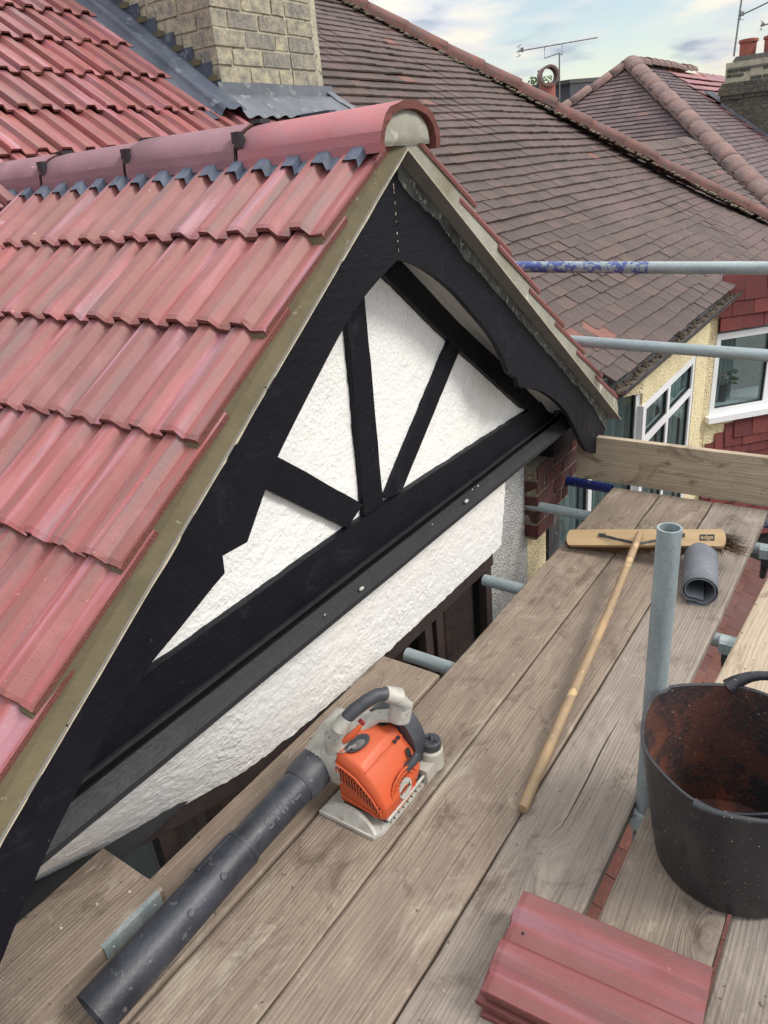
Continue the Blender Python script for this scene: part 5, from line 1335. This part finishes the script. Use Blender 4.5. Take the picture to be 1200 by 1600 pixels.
# ================================================================== BROOM
br = empty('broom', (-0.72, 2.62, 0.0), 'wide brown bristled broom lying with its head propped on the lead roll', 'broom')
bl, brr = Vector((-1.012, 2.598, .052)), Vector((-0.424, 2.668, .143)); bu = (brr - bl).normalized(); bn = Vector((0.02, -0.68, 0.73)); bn = (bn - bu * bn.dot(bu)).normalized(); bv = bn.cross(bu).normalized()
BM = axes(bu, bv, bn).to_4x4(); BM.translation = (bl + brr) / 2; BL = (brr - bl).length
bm = bmesh.new(); hl, hw = BL / 2, .034
out = []
for i in range(9):
    a = -math.pi / 2 + math.pi * i / 8; out.append((hl - .014 + .014 * math.cos(a), hw * math.sin(a) if abs(math.sin(a)) > .99 else hw * math.sin(a), 0))
for i in range(9):
    a = math.pi / 2 + math.pi * i / 8; out.append((-hl + .014 + .014 * math.cos(a), hw * math.sin(a), 0))
prism(bm, [(a, b, -.024) for a, b, c in out], (0, 0, .024)); bevel(bm, .003, 2)
link('broom_block', tomesh(bm, T['blockwood'], True, 35), br, BM.translation, BM)
bm = bmesh.new()
for i in range(7000):
    a = rng.uniform(-hl + .006, hl - .004); b = rng.uniform(-hw + .006, hw - .006); ln = rng.uniform(.045, .062)
    sp_ = max(0, (a - hl + .05)) * 1.1 + min(0, (a + hl - .05)) * .9
    tip = Vector((a + sp_ + rng.uniform(-.010, .010) + (.03 if a > hl - .03 else 0), b * 1.5 + rng.uniform(-.01, .01), -.024 - ln)); p = Vector((a, b, -.022)); mid = p.lerp(tip, .55) + Vector((0, 0, -.004)); wd = .0010
    f1 = [bm.verts.new(p + Vector((-wd, 0, 0))), bm.verts.new(p + Vector((wd, 0, 0))), bm.verts.new(mid + Vector((wd, 0, 0))), bm.verts.new(mid + Vector((-wd, 0, 0)))]; bm.faces.new(f1)
    t2 = [bm.verts.new(tip + Vector((wd * .6, 0, 0))), bm.verts.new(tip + Vector((-wd * .6, 0, 0)))]; bm.faces.new((f1[3], f1[2], t2[0], t2[1]))
o_ = link('bristles', tomesh(bm, T['bristle']), br, BM.translation, BM)
o_['kind'] = 'stuff'
def bp(a, b, c): return BM @ Vector((a, b, c))
# steel stay: two arms from the block to the handle
bm = bmesh.new(); n_ = 14
hx = -0.005
for sgn in (-1, 1):
    pts = []
    for i in range(n_ + 1):
        u_ = i / n_; pts.append(Vector((hx + sgn * (.006 + .15 * u_), -.036 + .044 * u_ ** 1.0, .022 * (1 - u_) ** 1.2 + .003)))
    for p, q_ in zip(pts, pts[1:]):
        d = (q_ - p); s_ = Vector((-d.y, d.x, 0)).normalized() * .0055; fs_ = [p - s_, q_ - s_, q_ + s_, p + s_]; prism(bm, fs_, (0, 0, .0022))
    box(bm, (hx + sgn * .150 - .014, .002, .001), (hx + sgn * .150 + .014, .016, .005))
link('stay', tomesh(bm, T['gutterblack']), br, BM.translation, BM)
# handle
h0 = bp(hx - .002, .010, .012); h1 = Vector((-0.584, 1.243, .0155)); pts = []
for i in range(13):
    u_ = i / 12; p = h0.lerp(h1, u_); p += Vector((.004 * math.sin(u_ * 5), 0, -.003 * math.sin(u_ * math.pi))); p.z = max(p.z, .0150); pts.append(p)
bm = bmesh.new(); tube(bm, pts, [.0135] + [.0142] * 11 + [.0140], 16); link('handle', tomesh(bm, T['handlewood'], True, 50), br)
# print on the block
def text_obj(name, body, size, Mx, mt, par, ext=.0003, sx=1.0):
    cu = bpy.data.curves.new('t', 'FONT'); cu.body = body; cu.size = size; cu.extrude = ext; cu.align_x = 'CENTER'; cu.align_y = 'CENTER'; cu.offset = size * .012
    to = bpy.data.objects.new('t', cu); col.objects.link(to); bpy.context.view_layer.update()
    me = bpy.data.meshes.new_from_object(to.evaluated_get(bpy.context.evaluated_depsgraph_get())); bpy.data.objects.remove(to)
    for v in me.vertices: v.co.x *= sx
    me.materials.clear(); me.materials.append(mt); return link(name, me, par, Mx.translation, Mx)
Ml = BM @ Matrix.Translation((hl - .063, .0, .0006)); bm = bmesh.new(); box(bm, (-.026, -.0125, -.0004), (.026, .0125, .0002)); link('label_panel', tomesh(bm, T['text']), br, Ml.translation, Ml)
Mt = Ml @ Matrix.Translation((0, .001, .0005)); text_obj('lettering', 'edge', .0235, Mt, T['blockwood'], br)

# ================================================================== LEAD ROLL
lr = empty('lead_roll', (-0.47, 2.53, 0.0), 'rolled sheet of grey lead lying under the right end of the broom', 'lead roll')
a0, a1 = Vector((-0.442, 2.388, .060)), Vector((-0.512, 2.70, .060)); ax = (a1 - a0).normalized(); sd_ = ax.cross(Vector((0, 0, 1))).normalized()
bm = bmesh.new(); rowsA = []; nt = 110
for j, f in enumerate((0, .2, .4, .6, .8, 1.0)):
    row = []
    for k in range(nt):
        t_ = k / (nt - 1); ang = -2.05 + t_ * 2 * math.pi * 2.15; r_ = .060 - .0165 * t_
        if t_ > .85: r_ -= (t_ - .85) * .06
        if t_ < .04: r_ += (.04 - t_) * .2
        y_ = r_ * math.sin(ang); 
        z = max(y_, -.0585 + .006 * t_) ; wob = .0012 * mn.noise(Vector((f * 4, k * .15, 0)))
        sq = 1.04
        z2 = z + (.010 * math.exp(-((math.cos(ang) * r_ + .012) / .016) ** 2) if y_ < -.02 and t_ > .45 else 0)
        row.append(bm.verts.new(a0.lerp(a1, f) + sd_ * (math.cos(ang) * r_ * sq + wob) + Vector((0, 0, z2 + wob))))
    rowsA.append(row)
for a, b in zip(rowsA, rowsA[1:]):
    for k in range(nt - 1): bm.faces.new((a[k], a[k + 1], b[k + 1], b[k]))
bmesh.ops.recalc_face_normals(bm, faces=bm.faces[:])
me = tomesh(bm, T['lead'], True); o = link('lead_sheet', me, lr); md = o.modifiers.new('s', 'SOLIDIFY'); md.thickness = .0032; md.offset = 0

# ================================================================== TILE STACK
def ground_tile(p, ang, z, label, seed):
    me = tile_mesh(width=.236, length=.372, thick=.014, seed=seed, HS=.55); me.materials[0] = T['tile_loose']
    # local y (length) along world X
    d = Vector((math.cos(ang), math.sin(ang), 0)); yv_ = d; zv = Vector((0, 0, 1)); xv = yv_.cross(zv)
    bm = bmesh.new(); bm.from_mesh(me); 
    # nail hole
    bmesh.ops.create_cone(bm, segments=12, radius1=.0032, radius2=.0032, depth=.001, cap_ends=True, matrix=Matrix.Translation((.092, .030, .0004)))
    for f in bm.faces:
        if len(f.verts) in (12, ) or f.calc_area() < 2e-5 and (f.calc_center_median() - Vector((.092, .03, 0))).length < .006: f.material_index = 2
    bm.to_mesh(me); bm.free(); me.materials.append(T['dark'])
    return link('roof_tile', me, None, (p[0], p[1], z), axes(xv, yv_, zv).to_4x4(), label, 'roof tile', 'loose red roof tiles stacked on the deck')
ground_tile((-0.470, 0.985), R(4.5), .0145, 'bottom red roof tile of the three stacked on the deck', 31)
ground_tile((-0.474, 0.988), R(3.2), .0470, 'middle red roof tile of the three stacked on the deck', 32)
ground_tile((-0.466, 0.990), R(4.2), .0795, 'top red roof tile of the stack on the deck, with a nail hole', 33)

# ================================================================== LEAF BLOWER
bw = empty('leaf_blower', (-0.95, 1.1, 0.0), 'orange and white petrol leaf blower with a long black nozzle lying along the boards', 'leaf blower')
def part(name, bm, mt, smooth=True, ang=35, label=None): return link(name, tomesh(bm, mt, smooth, ang), bw, label=label)
# nozzle in three sleeves
n0, n1 = Vector((-1.066, 1.030, .118)), Vector((-1.083, .338, .052))
def np_(u): return n0.lerp(n1, u)
bm = bmesh.new(); rings = tube(bm, [np_(0.05), np_(.10), np_(.40), np_(.405)], [.043, .0445, .0425, .0425], 32); part('nozzle_upper', bm, T['nozzle'])
bm = bmesh.new(); tube(bm, [np_(.385), np_(.40), np_(.55), np_(.70), np_(.9), np_(1.0)], [.0455, .0465, .0465, .0475, .0485, .0490], 32, cap=False, sx=1.0)
rg = tube(bm, [np_(1.0), np_(.99), np_(.6)], [.0490, .0455, .043], 32, cap=False); part('nozzle_lower', bm, T['nozzle'])
bm = bmesh.new(); tube(bm, [np_(-.03), np_(0.0), np_(.075), np_(.10), np_(.11)], [.050, .0525, .0525, .049, .046], 32); part('nozzle_collar', bm, T['greyplastic'])
bm = bmesh.new()      # raised ribs and bosses on the nozzle
dax = (n1 - n0).normalized(); sdx, upx = frame_of(dax)
for (u_, ang, r_) in ((.52, -8, .0485), (.66, -12, .049), (.30, -20, .044), (.93, 120, .049)):
    c_ = np_(u_) + (sdx * math.cos(R(ang)) * -1 + upx * math.sin(R(ang)) * -1) * 0
part_dir = Vector((.75, 0, .66)).normalized()
for u_ in (.525, .665):
    c_ = np_(u_) + part_dir * .0455; u, v = frame_of(part_dir); tube(bm, [c_, c_ + part_dir * .0035], [.0085, .0075], 14)
for u_ in (.40,): tube(bm, [np_(u_ - .004), np_(u_ + .004)], [.0475, .0475], 32)
pd = Vector((-.55, 0, .83)).normalized()
for (ua, ub) in ((.415, .56),):
    a, b = np_(ua) + pd * .0465, np_(ub) + pd * .0472; s_ = pd.cross(dax).normalized()
    for off_ in (-.011, .011): tube(bm, [a + s_ * off_, b + s_ * off_], .0018, 6)
    tube(bm, [b - s_ * .011, b + s_ * .011], .0018, 6)
o_ = part('nozzle_ribs', bm, T['nozzle']); o_['kind'] = 'stuff'
# moulded lettering along the tube: strokes
Mz = axes(-dax, dax.cross(part_dir).normalized() * -1, part_dir).to_4x4(); 
yv_ = part_dir.cross(-dax).normalized(); Mz = axes(-dax, yv_, part_dir).to_4x4(); Mz.translation = np_(.235) + part_dir * .0432
text_obj('moulded_lettering', 'STIHL', .036, Mz, T['greyplastic'], bw, .0006, 1.25)
# volute (white fan housing), scroll round the X axis
bm = bmesh.new(); cyv, czv = 1.125, .125; pts = []
for i in range(40):
    a = i / 40 * 2 * math.pi; r_ = .100 + .012 * math.cos(a - 2.4); pts.append((-1.040, cyv + r_ * math.cos(a), max(.018, czv + r_ * math.sin(a))))
prism(bm, pts, (.062, 0, 0)); bevel(bm, .014, 3, 60); part('fan_housing', bm, T['offwhite'])
bm = bmesh.new(); tube(bm, [(-1.060, 1.165, .175), (-1.062, 1.11, .158), (-1.064, 1.06, .130), (-1.066, 1.016, .117)], [.040, .047, .050, .0495], 24); part('outlet_duct', bm, T['offwhite'])
for (a, b, c_) in ((-1.02, 1.05, .19),):
    bm = bmesh.new(); tube(bm, [(-1.045, 1.035, .168), (-1.043, 1.085, .198)], [.006, .006], 8); tube(bm, [(-1.02, 1.03, .16), (-1.015, 1.10, .205)], [.004, .004], 8); part('duct_rib', bm, T['offwhite'])
# orange shell
def loftX(sections, mt, name, bev=.008, ang=25):
    """sections: list of (y, [(x,z)...])"""
    bm = bmesh.new(); rings = [[bm.verts.new((x, y, z)) for x, z in pts] for y, pts in sections]
    for a, b in zip(rings, rings[1:]):
        for i in range(len(a)): bm.faces.new((a[i], a[(i + 1) % len(a)], b[(i + 1) % len(b)], b[i]))
    bm.faces.new(rings[0]); bm.faces.new(rings[-1][::-1]); bmesh.ops.recalc_face_normals(bm, faces=bm.faces[:]); bevel(bm, bev, 3, ang); return part(name, bm, mt)
secs = []
for (y, sx, st, low_) in ((1.020, .92, .90, .045), (1.030, 1.0, 1.0, .035), (1.11, 1.02, 1.06, .035), (1.175, 1.0, 1.05, .05), (1.200, .94, .96, .06)):
    xl, xr = -0.992, -0.992 + .137 * sx
    secs.append((y, [(xl, low_), (xr, low_ - .004), (xr + .006, .075), (xr - .018, .128 * st), (xr - .062, .180 * st), (xl + .012, .203 * st), (xl, .19 * st)]))
loftX(secs, T['orange'], 'engine_cover')
# vent slots on the front face following its curved top edge
bm = bmesh.new()
for i in range(15):
    u_ = i / 14; x = -0.984 + .118 * u_; zt_v = .158 - .078 * u_ ** 1.35; ln = .040 - .012 * u_; wd = .0023
    prism(bm, [(x - wd, 1.0185, zt_v - ln), (x + wd, 1.0185, zt_v - ln), (x + wd, 1.0185, zt_v), (x - wd, 1.0185, zt_v)], (0, .004, 0))
part('vent_slots', bm, T['dark'], False)
bm = bmesh.new()
for i in range(16):
    u_ = (i - .5) / 14; x = -0.984 + .118 * u_; zt_v = .158 - .078 * max(0, u_) ** 1.35; ln = .040 - .012 * u_
    prism(bm, [(x - .0018, 1.0165, zt_v - ln), (x + .0018, 1.0165, zt_v - ln), (x + .0018, 1.0165, zt_v), (x - .0018, 1.0165, zt_v)], (0, .003, 0))
part('vent_louvres', bm, T['orange'], False)
# plug recess, holes
def disc(name, c, n_, r_, mt, sy=1.0, th=.003, rot=0):
    bm = bmesh.new(); n_ = Vector(n_).normalized(); u, v = frame_of(n_); u2 = u * math.cos(rot) + v * math.sin(rot); v2 = n_.cross(u2)
    pts = [Vector(c) + u2 * r_ * math.cos(k / 24 * 6.2832) + v2 * r_ * sy * math.sin(k / 24 * 6.2832) for k in range(24)]; prism(bm, pts, n_ * th); return part(name, bm, mt)
topn = Vector((.36, -.1, .93))
disc('plug_cap', (-0.955, 1.073, .2045), (.16, -.1, .98), .036, T['greyplastic'], .55, .004, 0.5)
disc('plug_cap_core', (-0.948, 1.067, .209), (.16, -.1, .98), .020, T['alu'], .5, .002, 0.5)
disc('cover_hole', (-0.945, 1.170, .2045), (.2, 0, .98), .018, T['dark'], .8, .002)
disc('cover_hole', (-0.897, 1.150, .1745), (.68, 0, .73), .0055, T['dark'], 1, .002); disc('cover_hole', (-0.897, 1.166, .1745), (.68, 0, .73), .0055, T['dark'], 1, .002)
disc('cover_hole', (-0.868, 1.165, .139), (.85, 0, .5), .013, T['dark'], .6, .002, 1.2)
# recoil starter on the right side
bm = bmesh.new()
xs_ = -0.853; cy_, cz_ = 1.112, .072
for k in range(20):
    a = k / 20 * 6.2832; c1_ = Vector((xs_, cy_ + .030 * math.cos(a), cz_ + .030 * math.sin(a))); c2_ = Vector((xs_ - .003, cy_ + .056 * math.cos(a), max(.030, cz_ + .056 * math.sin(a)))); tube(bm, [c1_, c2_], .0024, 6)
for r_ in (.043, .056):
    pts = [Vector((xs_ - .0005, cy_ + r_ * math.cos(k / 32 * 6.2832), max(.028, cz_ + r_ * math.sin(k / 32 * 6.2832)))) for k in range(33)]; tube(bm, pts, .0030, 6)
part('starter_grille', bm, T['orange'])
disc('starter_recess', (xs_ - .0045, cy_, cz_), (1, 0, 0), .050, T['dark'], 1, .002)
disc('starter_badge', (xs_ - .004, cy_, cz_), (1, 0, 0.1), .027, T['offwhite'], 1, .009)
Mb = axes(Vector((0, 1, 0)), Vector((0, 0, 1)), Vector((1, 0, 0))).to_4x4(); Mb.translation = Vector((xs_ + .0056, cy_, cz_)); text_obj('badge_lettering', 'STIHL', .019, Mb, T['text'], bw)
bm = bmesh.new(); tube(bm, [(xs_ - .006, 1.135, .112), (xs_ + .006, 1.155, .128), (xs_ + .008, 1.170, .142)], [.010, .012, .009], 12); part('pull_handle', bm, T['greyplastic'])
# base skid
bm = bmesh.new(); prism(bm, [(-1.040, .985, 0.002), (-0.868, .985, 0.002), (-0.855, 1.02, .002), (-0.850, 1.255, .002), (-1.03, 1.262, .002)], (0, 0, .010)); bevel(bm, .004, 2); part('base_plate', bm, T['offwhite'])
bm = bmesh.new(); pts = []
for i in range(15):
    u_ = i / 14; pts.append((-1.038 + .172 * u_, .984, .010 + .032 * math.sin(math.pi * min(1, u_ * 1.02)) ** .6 + .004))
prism(bm, [(-1.038, .984, .004)] + pts + [(-0.866, .984, .004)], (0, .010, 0)); bevel(bm, .003, 2)
for v in bm.verts: v.co.y += (v.co.z) * .45
part('base_skirt', bm, T['offwhite'])
bm = bmesh.new()
for i in range(7):
    y = 1.045 + i * .020; tube(bm, [(-0.852, y, .012), (-0.856, y + .010, .036), (-0.852, y + .020, .012)], .0022, 6)
tube(bm, [(-0.852, 1.03, .036), (-0.852, 1.20, .036)], .004, 8); part('base_lattice', bm, T['offwhite'])
bm = bmesh.new(); prism(bm, [(-1.0, 1.04, .012), (-.862, 1.04, .012), (-.862, 1.22, .012), (-1.0, 1.22, .012)], (0, 0, .024)); part('crankcase', bm, T['greyplastic'])
# handle: white front arm, black grip, white rear arm
F = [Vector((-1.012, 1.060, .170)), Vector((-0.998, 1.047, .225)), Vector((-0.985, 1.050, .262)), Vector((-0.972, 1.066, .288))]
bm = bmesh.new(); tube(bm, F, [.030, .026, .021, .0175], 18, sx=1.15); part('handle_front_arm', bm, T['offwhite'])
Gp = [Vector((-0.974, 1.062, .284)), Vector((-0.958, 1.082, .303)), Vector((-0.940, 1.110, .317)), Vector((-0.925, 1.138, .322)), Vector((-0.910, 1.160, .316))]
bm = bmesh.new(); tube(bm, Gp, [.0165, .0175, .0172, .0170, .0165], 20); part('grip', bm, T['greyplastic'])
bm = bmesh.new(); tube(bm, [Vector((-0.914, 1.155, .317)), Vector((-0.896, 1.180, .300)), Vector((-0.892, 1.188, .265)), Vector((-0.898, 1.180, .222))], [.019, .022, .024, .022], 18, sx=1.25); part('handle_rear_arm', bm, T['offwhite'])
bm = bmesh.new(); tube(bm, [Vector((-1.000, 1.10, .200)), Vector((-0.955, 1.165, .222)), Vector((-0.910, 1.192, .222))], [.020, .017, .018], 14); part('handle_base', bm, T['offwhite'])
bm = bmesh.new(); prism(bm, [(-1.005, 1.030, .190), (-0.965, 1.030, .205), (-0.950, 1.046, .216), (-0.952, 1.060, .205), (-1.0, 1.06, .165)], (0, .012, 0)); prism(bm, [(-1.02, 1.028, .15), (-.962, 1.028, .178), (-.956, 1.05, .19), (-.985, 1.05, .12)], (0, .018, 0)); bevel(bm, .004, 2); part('handle_guard', bm, T['offwhite'])
bm = bmesh.new(); tube(bm, [(-0.975, 1.046, .226), (-0.953, 1.058, .246), (-0.940, 1.076, .266)], [.009, .0095, .006], 12, sx=.8); part('trigger', bm, T['orange'])
bm = bmesh.new(); tube(bm, [(-0.945, 1.082, .276), (-0.940, 1.088, .262)], .006, 8); part('stop_switch', bm, simple('red_switch', (0.25, .02, .02), (.2, .02, .02)))
for (a, b_, c_, n_) in ((-0.884, 1.176, .262, (1, -.2, .3)), (-0.886, 1.172, .236, (1, -.2, .2)), (-1.004, 1.031, .236, (.5, -.9, .2)), (-0.972, 1.0265, .160, (.3, -1, .3)), (-0.989, 1.027, .170, (.2, -1, .3))):
    disc('screw_recess', (a, b_, c_), n_, .0045, T['dark'], 1, .003)
bm = bmesh.new(); tube(bm, [(-0.984, 1.0165, .172), (-0.93, 1.0165, .150), (-0.885, 1.0165, .105), (-0.860, 1.0165, .062)], .0022, 6); tube(bm, [(-0.985, 1.0168, .070), (-0.93, 1.0168, .058), (-0.872, 1.0168, .046)], .0018, 6); part('cover_seam', bm, T['orange'])['kind'] = 'stuff'
bm = bmesh.new(); tube(bm, [(-0.905, 1.03, .166), (-0.897, 1.10, .176), (-0.900, 1.185, .168)], .0022, 6); part('cover_crease', bm, T['orange'])
# rear air-filter hood and fuel cap
bm = bmesh.new(); pts = []
for i in range(22):
    a = -0.35 + i / 21 * 3.6; pts.append((-0.955 + .088 * math.cos(a), 1.198, .105 + .112 * math.sin(a)))
prism(bm, pts + [(-1.03, 1.198, .03), (-.88, 1.198, .03)], (0, .050, 0)); bevel(bm, .012, 3, 50); part('filter_hood', bm, T['greyplastic'])
bm = bmesh.new(); tube(bm, [(-0.862, 1.262, .022), (-0.862, 1.262, .075), (-0.862, 1.262, .084)], [.032, .031, .024], 24); part('fuel_tank_neck', bm, simple('milky_fuel_tank', (0.50, .48, .42), (.40, .38, .32), 12, .35))
bm = bmesh.new(); tube(bm, [(-0.862, 1.262, .084), (-0.862, 1.262, .104), (-0.862, 1.262, .108)], [.0275, .0275, .024], 24); box(bm, (-.884, 1.259, .107), (-.84, 1.265, .112)); tube(bm, [(-.87, 1.268, .110), (-.858, 1.262, .122), (-.85, 1.25, .114)], .0022, 6); part('fuel_cap', bm, T['greyplastic'])
bm = bmesh.new(); prism(bm, [(-1.0, 1.2, .014), (-.84, 1.2, .014), (-.84, 1.285, .014), (-.98, 1.285, .014)], (0, 0, .040)); bevel(bm, .012, 3); part('fuel_tank', bm, bpy.data.materials['milky_fuel_tank'])

# ================================================================== loose crumbs, chips and nails on the deck
bm = bmesh.new()
for i in range(260):
    x = rng.uniform(-1.28, 0.1); y = rng.uniform(.15, 3.25) if rng.random() < .6 else rng.uniform(.3, 1.7)
    if -0.365 < x < -0.30 or (x < -1.06 and y > 1.6): continue
    r_ = abs(rng.gauss(0, .0010)) + .0005
    bmesh.ops.create_icosphere(bm, subdivisions=1, radius=r_, matrix=Matrix.Translation((x, y, r_ * .35 - .0005)) @ Matrix.Diagonal((1, rng.uniform(.8, 1.6), .6, 1)))
link('mortar_crumbs', tomesh(bm, T['mortar_pale']), None, kind='stuff', label='pale mortar crumbs scattered on the boards')
bm = bmesh.new()
for i in range(46):
    x = rng.uniform(-0.36, -0.33) - rng.uniform(0, .3); y = rng.uniform(.9, 1.9)
    Xr = rng.uniform(-.62, -.25); z = -1.95 + (0.55 - Xr) * math.tan(R(22)) + .045
    a = rng.uniform(0, 3.14); Mx = Matrix.Translation((Xr, y + .35, z)) @ Matrix.Rotation(a, 4, 'Z'); box(bm, (-.012, -.0015, 0), (.012, .0015, .002), M=Mx)
link('wood_chips', tomesh(bm, T['ply']), None, kind='stuff', label='small wood chips fallen on the low red roof')
bm = bmesh.new()
for (x, y) in ((-1.30, .50), (-1.32, .42), (-1.26, .56)):
    tube(bm, [(x, y, .038), (x, y, .0400)], [.0036, .0030], 12)
link('nail_heads', tomesh(bm, T['cream']), None, kind='stuff', label='pale nail heads in the raised board')
